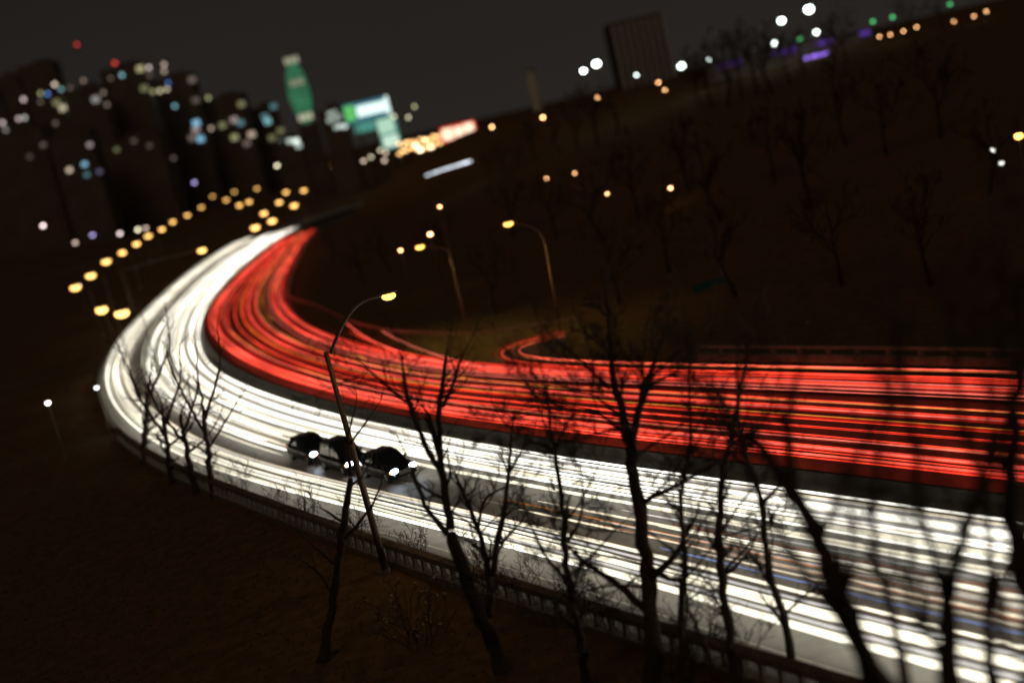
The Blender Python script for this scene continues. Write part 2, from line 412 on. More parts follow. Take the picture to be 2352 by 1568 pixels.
for li, u in enumerate(lanes_w):
    cars = (9, 8, 12, 8)[li]
    for c in range(cars):
        base_u = u + random.uniform(-.09, .09)
        wv = wander(random.uniform(.15, .5))
        if li in (1, 2) and random.random() < .25:             # changes lane
            kc = random.randint(int(NS*.25), int(NS*.7)); wv = wv + 3.0 * random.choice((-1, 1)) / (1 + np.exp(-(S - kc) / 9.0))
        zh = random.choice((.58, .62, .66, .7, .85))
        mt = random.choices(WH, (5, 3, 3, 1.6))[0]; r = random.uniform(.028, .064)
        wd = random.uniform(.58, .74)
        lim = (0, NS)
        if li == 2:                                             # the lane of the waiting cars: streaks stop there or start further on
            lim = (0, kcar - random.randint(5, 9)) if c % 2 == 0 else (kcar + random.randint(9, 16), NS)
        elif li == 1 and c % 4 == 3: lim = (kcar + 16 + random.randint(-4, 6), NS)
        for sg in (-1, 1):
            off = O_wi * (1 - base_u) + O_wt * base_u + wv + sg * wd
            off = np.clip(off, O_wt + .05, O_wi - .05); tint = {WH[0]: 'cream', WH[1]: 'bright white', WH[2]: 'warm white', WH[3]: 'dim greyish white'}[mt]
            hit_ = np.abs(off[kcar-11:kcar+10] - OFF_CAR).min() < 1.25
            if hit_ and lim == (0, NS): lim = (kcar + 11 + random.randint(0, 6), NS) if c % 2 else (0, kcar - 12)
            g_ = ('white headlight streaks in the lane by the median', 'white headlight streaks in the inner middle lane', 'white headlight streaks in the lane of the waiting cars', 'white headlight streaks in the lane by the balustrade')[li]
            l_ = ('thin white headlight streak running along the lane next to the median barrier', 'thin white headlight streak running along the second lane from the median', 'thin white headlight streak in the lane where the dark cars wait', 'thin white headlight streak running along the lane nearest the balustrade')[li]
            streak('headlight_streak', off, zh, r, mt, l_.replace('white', tint), 'light streak', g_, *lim)
for u, k0_, k1_, mt, z, nm, lab in ((.47, kcar + 14, NS, AM2, .75, 'indicator_streak', 'thin orange streak low between white streaks on the right'), (.60, kcar + 8, NS, AM, .95, 'indicator_streak', 'amber streak starting on the grey road in front of the dark cars'),
                           (.70, kcar + 15, NS, BL, .8, 'blue_streak', 'blue streak among the white streaks behind the thick central trunk'), (.33, kcar + 24, NS, BL, .7, 'blue_streak', 'blue streak high in the white streaks at right behind the forked trees'), (.66, kcar + 12, NS, AM2, .9, 'indicator_streak', 'dull orange streak just above the blue streak at the central trunk')):
    streak(nm, O_wi * (1 - u) + O_wt * u + wander(.25), z, .02, mt, lab, 'light streak', None, k0_, k1_)
for li in range(3):
    for c in range(7):
        base_u = (.09, .48, .85)[li] + random.uniform(-.11, .11)
        wv = wander(random.uniform(.1, .45)); zh = random.choice((.7, .75, .82, .95, 1.05))
        mt = random.choices(RD, (4, 1.6, 6, 1.5))[0]; r = random.uniform(.026, .062); wd = random.uniform(.55, .72)
        lim = (0, NS)
        if c == 6: lim = (random.randint(60, 110), NS)
        for sg in (-1, 1):
            off = np.clip(O_ri * (1 - base_u) + O_ro * base_u + wv + sg * wd, O_ri + .05, O_ro - .05)
            streak('tail_light_streak', off, zh, r, mt, {RD[0]: 'red', RD[1]: 'bright orange red', RD[2]: 'deep dark red', RD[3]: 'pinkish red'}[mt] + (' tail light streak in the lane next to the median barrier', ' tail light streak in the middle lane of the tail light traffic', ' tail light streak in the lane nearest the dark verge')[li], 'light streak', ('red streaks by the median', 'red streaks in the middle lane', 'red streaks by the verge')[li], *lim)
for u, a, b, z, lab in ((.62, 0, 1.0, 1.0, 'long amber streak running through the red streaks round the whole bend'), (.70, 0, .62, .9, 'amber streak through the red streaks ending beyond the bend'), (.42, .45, 1.0, .95, 'amber streak low in the red streaks starting near the lamp pole'), (.85, 0, .55, .9, 'amber streak at the verge side of the red streaks before the bend'), (.2, .6, 1.0, .85, 'amber streak near the median on the right of the red streaks')):
    streak('indicator_streak', O_ri * (1 - u) + O_ro * u + wander(.4), z, .03, AM, lab, 'light streak', None, int(a * NS), int(b * NS))
ka = station(790, 825)
for i, k in enumerate((ka, ka + 6, ka + 12, ka + 19)):      # a flashing indicator
    u = .72 - .05 * i
    streak('indicator_dash', O_ri * (1 - u) + O_ro * u, 1.0, .05, AM, 'short amber dash of a flashing indicator among the red streaks', 'light streak', 'amber dashes of one flashing indicator', k, k + 4)
# streaks on the slip road beyond, and round the ramp
kb = station(720, 765)
for i, (d, z) in enumerate(((2.2, .7), (3.5, .75), (4.6, .7))):
    kz = kb + (4, 0, 6)[i]
    off = O_ro + d - np.clip((S - kz) / 20.0, 0, 1) * (d + .4)
    streak('tail_light_streak', off, z, .05, RD[(0, 1, 3)[i]], 'faint red streak joining the red traffic from the slip road', 'light streak', 'red streaks joining from the slip road', kz, kz + 26)
for i, (d, r, mt) in enumerate(((-.75, .07, RD[1]), (.75, .07, RD[0]), (-.2, .04, AM2), (1.3, .04, RD[2]))):
    P = np.stack([rampc[:, 0] + rn[:, 0]*d, rampc[:, 1] + rn[:, 1]*d, np.full(len(rampc), .75 + .05*i)], 1)
    rr = r * np.minimum(1, np.linspace(3.0, .1, len(P)))
    c = P[len(P)//2].copy(); o = MB().tube(P - c, rr, 6).build('tail_light_streak' if mt is not AM2 else 'indicator_streak', mt); o.location = tuple(c)
    tag(o, 'red streak bending round the hairpin ramp' if mt is not AM2 else 'orange streak bending round the hairpin ramp', 'light streak', 'red streaks round the ramp' if mt is not AM2 else None)
for i in range(11):                                             # where the creeping headlights stopped for a moment
    k = kcar - 14 - int(i * 1.7) - (i % 2); off = np.full(NS, 0.0) + O_wi * (1 - U_CAR) + O_wt * U_CAR + (.7 if i % 2 else -.7) + random.uniform(-.2, .2)
    streak('headlight_dash', off, .72, random.uniform(.07, .11), WH[1], 'short bright dash where creeping headlights paused behind the dark cars', 'light streak', 'bright dashes behind the dark cars', k, k + 2)
# far streak on the hillside road
P = np.array([at(x, y, 330) for x, y in ((978, 404), (1010, 392), (1050, 380), (1085, 369))]); P = resample(np.concatenate([P, P[-1:]]) , 1.0)
c = P[len(P)//2].copy(); o = MB().tube(P - c, .22, 6).build('headlight_streak', glow('far_white', (.85, .92, 1), 1.6, .8, .35)); o.location = tuple(c)
tag(o, 'short bluish white streak on the dark hillside below the red billboard', 'light streak')

# ------------------------------------------------------------------ cars
def car(loc, rz, label, paint, suv=False):
    root = empty('waiting_car', loc, label, 'car', 'dark cars waiting among the white streaks', rz)
    L, Wd = 4.6, 1.82; hr = 1.72 if suv else 1.46
    # outline of the side: x forward, z up; lower shell then cabin
    st = [(-2.28, .42, .78, .78), (-2.18, .28, .95, .86), (-1.6, .22, .98, .90), (-.8, .20, .97, .91), (.2, .20, .96, .91), (1.0, .20, .93, .90), (1.75, .22, .84, .86), (2.15, .26, .72, .80), (2.3, .36, .60, .70)]
    mb = MB(); ring = []
    for x, zb, zt, hw in st:
        ring.append([(x, -hw*.94, zb), (x, -hw, zb + .18), (x, -hw*1.01, (zb+zt)/2), (x, -hw*.96, zt - .04), (x, -hw*.84, zt), (x, hw*.84, zt), (x, hw*.96, zt - .04), (x, hw*1.01, (zb+zt)/2), (x, hw, zb + .18), (x, hw*.94, zb)])
    n = len(ring[0])
    for r in ring: mb.v += r
    for i in range(len(ring) - 1):
        for j in range(n):
            a, b = i*n + j, i*n + (j+1) % n
            mb.f.append((a, b, b + n, a + n))
    mb.f.append(tuple(range(n))); mb.f.append(tuple((len(ring)-1)*n + j for j in range(n))[::-1])
    body = mb.build('body', paint, root, True)
    xr = -2.0 if suv else -1.75
    cab = MB(); cs = [(xr, .94, .80), (xr + .45, hr - .05, .64), (-.2, hr, .66), (.35, hr - .06, .64), (1.15, .92, .78)]
    for x, z, hw in cs: cab.v += [(x, -hw, z), (x, hw, z), (x, -.80, .92), (x, .80, .92)]
    for i in range(len(cs) - 1):
        a = i*4
        cab.f += [(a, a+1, a+5, a+4), (a+1, a+3, a+7, a+5), (a+2, a, a+4, a+6)]
    cab.build('window_glass', M_glass, root, False)
    rf = MB().strip([(xr + .42, -.63, hr - .035), (-.2, -.65, hr + .015), (.36, -.63, hr - .045)], [(xr + .42, .63, hr - .035), (-.2, .65, hr + .015), (.36, .63, hr - .045)])
    for s_ in (-1, 1):
        rf.tube([(.36, s_*.63, hr - .06), (1.14, s_*.77, .93)], .04, 5); rf.tube([(xr + .44, s_*.63, hr - .06), (xr + .02, s_*.78, .95)], .05, 5)
        rf.tube([(-.25, s_*.655, hr - .01), (-.25, s_*.80, .95)], .035, 5)
    rf.build('roof', paint, root)
    for sx in (1.42, -1.38):
        for s_ in (-1, 1):
            ty = MB().tube([(sx, s_*.68, .33), (sx, s_*.70, .33), (sx, s_*.88, .33), (sx, s_*.90, .33)], [.28, .335, .335, .29], 18).build('wheel', M_tyre, root)
            MB().tube([(sx, s_*.89, .33), (sx, s_*.915, .33)], [.20, .17], 10).build('rim', M_rim, ty)
    for s_ in (-1, 1):
        MB().ellipsoid((2.13, s_*.62, .66), (.17, .25, .13), 10, 6).build('headlight', glow('car_headlight', (.78, .88, 1), 40.0), root, True)
        MB().ellipsoid((2.04, s_*.83, .63), (.12, .06, .06), 8, 5).build('indicator', glow('car_indicator', (1, .35, .04), 6.0), root, True)
        MB().ellipsoid((.72, s_*.98, 1.0), (.09, .12, .08), 8, 5).build('mirror', paint, root, True)
        MB().box((-2.2, s_*.66, .80), (.12, .34, .16)).build('tail_light', glow('car_tail', (1, .03, .02), 2.0), root)
    gg = MB()
    for k in range(4): gg.box((2.30, 0, .46 + .055*k), (.04, .9 - .04*k, .022))
    gg.build('grille', M_chrome, root)
    MB().box((2.27, 0, .34), (.08, 1.5, .10)).build('bumper', paint, root)
    for s_ in (-1, 1): MB().box((.05, s_*.925, .72), (1.9, .012, .02)).build('side_trim', M_chrome, root)
    return root
def car_at(x, y, label, paint, suv=False, dk=0):
    k = station(x, y, .3); p = on_z(x, y, .3)
    t = TAN[min(k, NS-1)]; rz = math.atan2(t[1], t[0])
    c = car((p[0], p[1], .0), rz, label, paint, suv); c.scale = (1.06, 1.08, 1.2); return c
car_at(893, 1083, 'front black sedan with bright white headlights waiting among the white streaks', M_paint)
car_at(794, 1066, 'black utility car with glowing orange indicator waiting right behind the front black sedan', M_paint, True)
car_at(716, 1043, 'dark green car with dazzling headlights, hindmost of the three waiting cars', M_paint2)

# ------------------------------------------------------------------ street lamps
SOD = glow('sodium_lamp', (1.0, .50, .09), 4.0)
SOD_F = glow('sodium_lamp_far', (1.0, .54, .14), 4.2)
SOD_M = glow('sodium_lamp_hill', (1.0, .55, .15), 110.0)
WARM = glow('warm_lamp', (1.0, .50, .20), 12.0)
WHITE = glow('flood_lamp', (.86, 1.0, .94), 12.0)
def lamp_root(base, top, arm, label, group, bulb, r=.09, head=.32, curved=False, watts=0, name='street_lamp'):
    base = np.asarray(base, float); top = np.asarray(top) - base; arm = [np.asarray(a) - base for a in arm]
    root = empty(name, base, label, 'street lamp', group)
    MB().tube([(0, 0, 0), top * .5, top], [r * 1.25, r * 1.05, r * .8], 8).build('pole', M_pole, root, True)
    MB().tube([(0, 0, -.05), (0, 0, .35)], [r * 2.2, r * 1.6], 8).build('base', M_metal, root)
    A = smooth(arm, step=.15) if len(arm) > 2 else np.array(arm)
    A = np.concatenate([A, [arm[-1]]])
    MB().tube(A, np.linspace(r * .62, r * .42, len(A)), 6).build('arm', M_pole, root, True)
    e = A[-1]; d = A[-1] - A[-3]; d[2] *= .3; d /= np.linalg.norm(d); c = e + d * head * .7
    hd = MB().ellipsoid((0, 0, 0), (head, head * .5, head * .16)).build('lamp_head', M_shell, root, True)
    hd.location = tuple(c + np.array([0, 0, head * .22])); hd.rotation_euler = (0, 0, math.atan2(d[1], d[0]))
    lb = MB().ellipsoid((0, 0, 0), (head * .72, head * .46, head * .40)).build('lens', bulb, root, True)
    lb.location = tuple(c + np.array([0, 0, -head * .16])); lb.rotation_euler = hd.rotation_euler
    if watts:
        ld = bpy.data.lights.new('lamp_light', 'SPOT'); ld.energy = watts; ld.color = (1.0, .60, .20); ld.shadow_soft_size = .2; ld.spot_size = math.radians(150); ld.spot_blend = .6
        lo = bpy.data.objects.new('lamp_light', ld); COL.objects.link(lo); lo.parent = root; lo.location = tuple(c + np.array([0, 0, -head * .6]))
    return root
def gz(p): return hz(p[0], p[1])
YL = on_z(894, 1340, -.8)[1]
b1 = at(894, 1340, YL); b1[2] = gz(b1) - .1
lamp_root(b1, at(748, 808, YL), [at(759, 812, YL), at(775, 770, YL), at(797, 727, YL), at(822, 698, YL), at(850, 684, YL), at(876, 680, YL)], 'tall sodium lamp with a long curved arm standing in front of the balustrade', None, glow('near_sodium_lamp', (1.0, .52, .10), 3.5), .15, .5, watts=350)
Y2 = on_z(1080, 778, .1)[1]
lamp_root(on_z(1080, 778, .0), at(1030, 574, Y2), [at(1031, 576, Y2), at(1000, 566, Y2), at(974, 564, Y2)], 'pale straight sodium lamp rising from the crash barrier', None, SOD, .11, .6, watts=1300)
Y3 = on_z(1290, 775, .1)[1]
lamp_root(on_z(1290, 775, .1), at(1252, 560, Y3), [at(1252, 560, Y3), at(1243, 535, Y3), at(1220, 519, Y3), at(1178, 511, Y3)], 'thin dark sodium lamp behind the ramp, right of the pale one', None, SOD, .10, .6, watts=1100)
p = on_z(455, 577, 8.6); k = int(np.argmin(((MID - p[:2])**2).sum(1))); bq = lat(k, O_wl[k] - 1.5)
lamp_root((*bq, gz(bq) - .1), (*bq, 8.2), [(*bq, 8.2), (*(bq*.6 + p[:2]*.4), 8.8), (p[0], p[1], 8.75)], 'sodium lamp leaning over the outer edge of the white traffic at the bend', None, glow('bend_lamp', (1.0, .56, .15), 4.5), .12, 1.0, watts=800)
# lamps of the road that leaves beyond the bend
proto = None
fl = [(290,715),(240,708),(180,657),(215,630),(250,598),(318,558),(375,525),(433,493),(522,458),(553,470),(592,432),(610,488),(592,520),(645,463),(663,410),(718,393),(765,380),(776,387),(701,436),(637,380),(508,403),(371,430),(630,505),(575,462),(660,440),(540,440),(680,470),(465,475),(400,508),(345,540),(285,578),(490,450)]
for i, (x, y) in enumerate(fl):
    p = on_z(x, y, 8.9 - (.6 if i < 3 else 0))
    if proto is None:
        proto = lamp_root((0, 0, 0), (0, 0, 8.6), [(0, 0, 8.6), (.5, 0, 9.0), (1.4, 0, 9.05)], 'distant sodium lamp in the curved row beyond the bend', 'far sodium lamps beyond the bend', SOD_F, .09, 1.25)
        o = proto
    else: o = copy_tree(proto)
    a = random.uniform(-.6, .6) + math.pi
    o.rotation_euler = (0, 0, a); o.location = (p[0] - 1.7*math.cos(a), p[1] - 1.7*math.sin(a), p[2] - 9.0)
    s_ = (p[2] - hz(p[0], p[1])) / 9.0
# hillside lamps and flood lights
def post_lamp(x, y, Y, bulb, label, cat, group, head, name, tall=None):
    p = at(x, y, Y); g = hz(p[0], p[1]); g = min(g, p[2] - 1.2)
    root = empty(name, (p[0], p[1], g), label, cat, group)
    h_ = p[2] - g
    MB().tube([(0, 0, -.3), (0, 0, h_ - head * .8)], [.12, .07], 6).build('pole', M_pole, root)
    MB().ellipsoid((0, 0, h_), (head, head, head * .8), 10, 6).build('globe', bulb, root, True)
    MB().tube([(0, 0, h_ + head * .7), (0, 0, h_ + head * .95)], [head * .7, head * .15], 8).build('cap', M_shell, root)
    return root
for x, y, h_, lab in ((1370,147,.85,'bright white flood lamp left of the striped tower, the higher of the two there'),(1340,163,.6,'white flood lamp left of the striped tower, the lower and smaller of the two there'),(1565,152,.75,'bright white flood lamp just right of the striped tower'),(1795,48,.75,'white flood lamp on the crest, left of the brightest one'),(1858,22,1.0,'brightest white flood lamp at the top of the hill crest'),(1875,75,.55,'white flood lamp just under the brightest one'),(1778,100,.6,'low white flood lamp among bare trees on the crest'),(1628,138,.32,'small white lamp on the crest between the striped tower and the flood lamps'),(1462,173,.28,'small white lamp at the foot of the striped tower')):
    post_lamp(x, y, 330, WHITE, lab, 'flood lamp', None, h_, 'flood_lamp')
for x, y, h_ in ((1372,224,.32),(1247,270,.36),(1130,292,.32),(1512,190,.25),(1527,207,.22),(1800,316,.22),(1909,318,.30),(2017,311,.32),(2093,345,.34),(1694,390,.26),(1540,432,.22),(1320,398,.16),(1255,410,.16),(1010,475,.18),(920,575,.2),(988,538,.28),(1395,445,.16)):
    Y = 300 if y < 300 else 230 if y < 420 else 170
    post_lamp(x, y, Y, WARM, 'small warm lamp glowing on the dark wooded hillside', 'lamp', 'small lamps on the hillside', h_, 'hillside_lamp')
post_lamp(1572, 510, 170, glow('pink_lamp', (1, .42, .25), 3.5), 'pinkish orange lamp low on the dark hillside', 'lamp', None, .5, 'hillside_lamp')
post_lamp(1755, 493, 170, glow('orange_lamp', (1, .45, .1), 6.0), 'orange lamp on the hillside right of the pinkish one', 'lamp', None, .5, 'hillside_lamp')
post_lamp(2340, 313, 95, glow('edge_lamp', (1, .50, .10), 5.0), 'large warm lamp at the right edge above lit twigs', 'lamp', None, .34, 'hillside_lamp')
for x, y in ((2281,345),(2300,375)): post_lamp(x, y, 120, glow('grey_lamp', (.9, .9, .8), 2.2), 'pale small lamp left of the large warm lamp at the right edge', 'lamp', 'pale lamps at the right edge', .26, 'hillside_lamp')
for i, (x, y) in enumerate(((2020,85),(2045,80),(2075,72),(2105,63),(2237,38),(2265,27),(2190,50))): post_lamp(x, y, 300, WARM, 'tiny warm lamp along the hill crest path at the upper right', 'lamp', 'lamps along the crest path', .2, 'crest_lamp')
for x, y, lab in ((1838,90,'green lamp on the crest beside the flood lamps'),(2005,50,'green lamp on the crest, left of a pair'),(2050,40,'green lamp on the crest, right of a pair'),(2182,10,'green lamp at the top edge on the right'),(2330,32,'pale green lamp at the top right corner')):
    post_lamp(x, y, 300, glow('green_lamp', (.12, .75, .25) if x < 2300 else (.5, 1, .8), 1.6 if x < 2300 else 5), lab, 'lamp', None, .45, 'green_lamp')

# ------------------------------------------------------------------ far buildings
def glow_c(cache={}, col=(1, 1, 1), s=1.0):
    k = (tuple(round(c, 2) for c in col), round(s, 2))
    if k not in cache: cache[k] = glow('lit_window', col, s)
    return cache[k]
TINT = {'r': (.9, .06, .05), 't': (.25, .55, .6), 'g': (.6, .58, .55), 'e': (.85, .66, .5), 'b': (.12, .28, .75), 'y': (.72, .66, .42), 'o': (.45, .45, .22), 'p': (.75, .6, .58), 'c': (.3, .65, .9), 'v': (.3, .25, .5), 'w': (.8, .95, .85), 'd': (.3, .22, .18)}
def building(x0, x1, ytop, Y, lights, label, material=None, ybase=None, size=4.0, roof='flat', E=1.0):
    """front face between two bearings, at range Y; lights = (x, y, tint, strength)"""
    ax, bx_ = at(x0, 300, Y), at(x1, 300, Y)
    xm = (x0 + x1) / 2; ya = HORIZON - (xm - CX) * math.tan(ROLL)
    A, B = at(x0, ya, Y), at(x1, ya, Y)
    ctr = (A + B) / 2; wdt = np.linalg.norm((B - A)[:2]); top = at(xm, ytop, Y)[2]
    shift = (ytop - ya) * math.tan(ROLL); ctr = at(xm - shift * 0, ya, Y)
    g = hz(ctr[0], ctr[1]) - .5; hgt = top - g
    yaw = math.atan2((B - A)[1], (B - A)[0]) + math.atan2(-ctr[0], ctr[1]) * -0.0
    root = empty('city_building', (ctr[0], ctr[1], g), label, 'building', None, yaw)
    dep = wdt * .8
    wl_ = MB().box((0, dep / 2, hgt / 2), (wdt, dep, hgt))
    nfl = max(2, int(hgt / 3.4))
    wl_.build('wall', material or M_wall_d, root)
    rf = MB().box((0, dep/2, hgt + .4), (wdt * 1.02, dep * 1.02, .8)); rf.build('roof', M_wall_d, root)
    MB().box((wdt*.1, dep*.5, hgt + 2.2), (wdt*.4, dep*.4, 2.8)).build('roof_plant_room', M_wall_d, root)
    R = Matrix.Rotation(-yaw, 3, 'Z')
    for lx, ly, tn, s in lights:
        q = at(lx, ly, Y) - np.array([ctr[0], ctr[1], g]); q = R @ Vector(q)
        if q.z > hgt + .5 or abs(q.x) > wdt * .52:
            mb = MB().tube([(q.x, dep*.1, min(hgt, q.z) - .5), (q.x, dep*.1, q.z)], .3, 6); ms = mb.build('mast', M_wall_d, root)
            MB().ellipsoid((q.x, dep*.1, q.z), (1.3, 1.3, 1.3), 8, 5).build('beacon', glow_c(col=TINT[tn], s=s * E * 1.6), ms, True)
            continue
        fr = MB().box((q.x, -.06, q.z), (size*1.25 + .5, .12, size + .5)).build('window_frame', M_wall_d, root)
        MB().box((q.x, -.16, q.z), (size * 1.25, .10, size)).build('window', glow_c(col=TINT[tn], s=s * E), fr)
    return root
z36 = lambda L: [(x * .36, y * .36, t, s) for x, y, t, s in L]
building(-30, 68, 205, 900, z36([(143,635,'p',1.1),(150,752,'g',.9),(112,758,'p',.9),(10,785,'p',1),(65,860,'o',.4),(30,830,'g',.4)]), 'dark block with pinkish lit windows at the left edge of the skyline')
building(75, 128, 158, 980, z36([(255,597,'o',.9),(300,600,'b',1),(345,540,'e',1.4),(255,650,'d',.5),(350,787,'d',.6)]), 'dark tower with a blue and a warm window, second from the left edge')
building(128, 212, 128, 1050, z36([(485,285,'r',.75),(385,570,'t',.9),(440,560,'d',.5),(527,515,'d',1.1),(430,655,'y',1.2),(480,640,'y',.9),(495,712,'t',.8),(560,645,'p',1.1),(360,655,'o',.5),(400,690,'y',.9),(455,690,'o',.8)]), 'tallest dark tower of the skyline with a dim red beacon above it')
building(214, 300, 190, 930, z36([(728,403,'r',1.0),(773,480,'t',1.0),(610,635,'g',.5),(655,592,'d',.8),(678,668,'d',.7),(700,500,'d',.4)]), 'dark block with a bright red beacon and a teal window')
building(302, 402, 138, 960, z36([(895,440,'o',1.0),(945,432,'p',1.1),(1042,412,'e',.8),(1042,455,'e',.6),(1068,530,'b',.6),(1060,570,'y',1.0),(1015,580,'y',1.1),(970,585,'o',.8),(920,565,'o',.4),(1110,678,'t',.9),(950,480,'d',.4)]), 'broad dark tower with rows of pale yellow windows near the top')
building(405, 500, 165, 1000, z36([(1225,510,'d',.6),(1325,625,'o',1.0),(1252,785,'c',1.0),(1280,887,'c',.9),(1250,830,'p',.5),(1343,820,'e',.7),(1225,880,'d',.6),(1250,640,'d',.4)]), 'dark tower with two light blue windows one above the other')
building(505, 600, 215, 1020, z36([(1420,800,'o',.5),(1493,765,'p',.5),(1497,877,'o',.8),(1535,785,'t',.4),(1605,858,'e',.7),(1540,665,'o',.5),(1575,915,'d',.6)]), 'dark block with dim windows between the blue windowed tower and the green tower')
building(603, 662, 240, 1040, z36([(1708,775,'t',1.0),(1745,680,'t',.35),(1690,745,'t',.4),(1797,915,'w',.9),(1790,835,'o',.4),(1735,880,'o',.4)]), 'low dark block with a teal window left of the green tower')
building(30, 150, 290, 800, z36([(430,903,'v',.9),(275,925,'d',.5),(350,905,'d',.4),(190,1000,'d',.3)]), 'low dark block with a violet window under the left skyline', size=2.3)
building(152, 250, 300, 780, z36([(573,925,'p',.6),(443,1085,'e',1.1),(540,1048,'c',1.0),(555,1115,'t',.4),(635,1095,'v',.4)]), 'low dark block with a bright blue and a beige window side by side', size=2.3)
building(255, 400, 312, 820, z36([(745,955,'o',.4),(855,800 + 100,'d',.4),(955,930,'d',.35),(1100,1010,'d',.35)]), 'long low dark block with hardly any windows lit', size=2.3)
building(642, 700, 322, 700, z36([(1850,900,'w',.8),(1890,900,'w',1.6),(1905,930,'w',.7)]), 'small block with bright greenish white windows under the green tower', size=2.4)
for x, y, t, s in z36([(1768,1057,'y',.6),(1030,1195,'p',1.2),(615,1288,'y',.9),(275,1440,'p',.9),(590,1500,'v',.6),(765,1490,'p',.6),(480,1548,'d',.9),(880,1465,'y',.7),(930,1455,'d',.8),(1240,1165,'v',.5),(1340,1085,'d',.7),(195,1380,'d',.5)]) + [(180,657,'p',1.0),(240,708,'y',1.2),(110,925,'p',1.1),(222,890,'w',.35)]:
    Y = on_z(x, y, 5)[1]; Y = min(Y, 520)
    post_lamp(x, y, Y, glow_c(col=TINT[t], s=s * 9), 'small dim lamp in the dark low ground left of the bend', 'lamp', 'dim lamps in the low ground on the left', .28 * Y / 250 + .1, 'distant_lamp')

# leaf shaped green tower
def leaf_tower():
    Y = 900; b = at(706, 285, Y); g = hz(b[0], b[1]) - .5; top = at(681, 128, Y)[2]
    root = empty('leaf_tower', (b[0], b[1], g), 'slender leaf shaped tower with a glowing green front', 'tower')
    zb_ = at(706, 284, Y)[2] - g; h_ = top - g; GR = glow('green_facade', (.045, .19, .095), .75, .5, .06)
    mb = MB(); n = 14; prev = None
    prof = []
    for i in range(n + 1):
        t = i / n; hw = 7.6 * (math.sin(math.pi * (t * .88 + .08))) ** .9 + .4
        prof.append((hw, zb_ + (h_ - zb_) * t))
    for i, (hw, z) in enumerate(prof):
        mb.v += [(-hw, 0, z), (hw * .9, 0, z), (hw * .9, 9, z), (-hw, 9, z)]
    for i in range(n):
        a = i * 4; mb.f += [(a+1, a+2, a+6, a+5), (a+2, a+3, a+7, a+6), (a+3, a, a+4, a+7)]
    mb.f.append((n*4, n*4+1, n*4+2, n*4+3)); mb.build('wall', M_wall_d, root)
    for i in range(n):                                        # lit floor bands
        (h0, z0), (h1, z1) = prof[i], prof[i+1]
        q = MB(); zz = z1 - .5
        q.v = [(-h0, -.05, z0), (h0*.9, -.05, z0), (h1*.9, -.05, zz), (-h1, -.05, zz)]; q.f = [(0, 1, 2, 3)]
        q.v += [(v[0], .25, v[2]) for v in q.v]; q.f += [(0, 4, 5, 1), (1, 5, 6, 2), (2, 6, 7, 3), (3, 7, 4, 0)]
        q.build('floor_band', GR, root)
    for z, s in ((zb_ + (h_-zb_) * .95, .9), (zb_ + (h_-zb_) * .62, .6), (zb_ + (h_-zb_) * .1, 1.3)):
        for dx in (-3.4, 0, 3.4): MB().box((dx, -.5, z), (2.6, .5, 4.2)).build('sky_lobby_light', glow_c(col=(.75, .72, .5), s=s * .55), root)
    MB().box((0, 4.5, zb_ / 2), (13, 9, zb_)).build('podium', M_wall_d, root)
leaf_tower()

# billboards and the lit corner building
def screen(name, x0, x1, yc, ph, Y, label, cells, frame_mat=M_wall_d, legs=True):
    """a billboard on legs: cells = (u0, u1, v0, v1, material, part name) in fractions of the board"""
    c = at((x0 + x1) / 2, yc, Y); wd = (x1 - x0) / math.cos(ROLL) * Y / F; hh = ph * Y / F
    g = hz(c[0], c[1]) - .3
    root = empty(name, (c[0], c[1], g), label, 'billboard')
    z0 = c[2] - g - hh / 2
    MB().box((0, .6, z0 + hh/2), (wd + .8, .8, hh + .8)).build('board', frame_mat, root)
    if legs:
        for s_ in (-.3, .3): MB().box((wd * s_, .9, z0/2), (.6, .6, z0)).build('leg', M_wall_d, root)
    for i, (u0, u1, v0, v1, mt, nm) in enumerate(cells):
        MB().box(((u0+u1-1)/2*wd, .12 - .012*i, z0 + (v0+v1)/2*hh), ((u1-u0)*wd, .1, (v1-v0)*hh)).build(nm, mt, root)
    return root
Ww = glow('screen_white', (.75, .95, .9), 1.3); Wt_ = glow('screen_teal', (.08, .30, .24), .9); Wg = glow('screen_green', (.12, .55, .12), 1.0); Wb = glow('screen_blue', (.06, .22, .3), .8)
screen('green_billboard', 792, 893, 253, 42, 620, 'glowing white billboard with a green left end on the corner building', [(.0, 1, 0, 1, Wb, 'panel'), (.01, .24, .12, .92, Wg, 'green_panel'), (.28, .95, .22, .8, Ww, 'white_panel'), (.93, 1, .0, 1, Ww, 'end_panel')])
screen('white_screen', 872, 915, 305, 72, 610, 'upright glowing white screen below the green ended billboard', [(0, 1, 0, 1, Wt_, 'panel'), (.1, .92, .05, .42, glow('screen_pale', (.62, .82, .66), 1.0), 'lower_panel'), (.0, .85, .5, .95, glow('screen_pale_green', (.5, .78, .6), .9), 'upper_panel')])
screen('teal_sign', 815, 875, 290, 22, 640, 'dim teal sign under the green ended billboard', [(0, 1, 0, 1, Wt_, 'panel')])
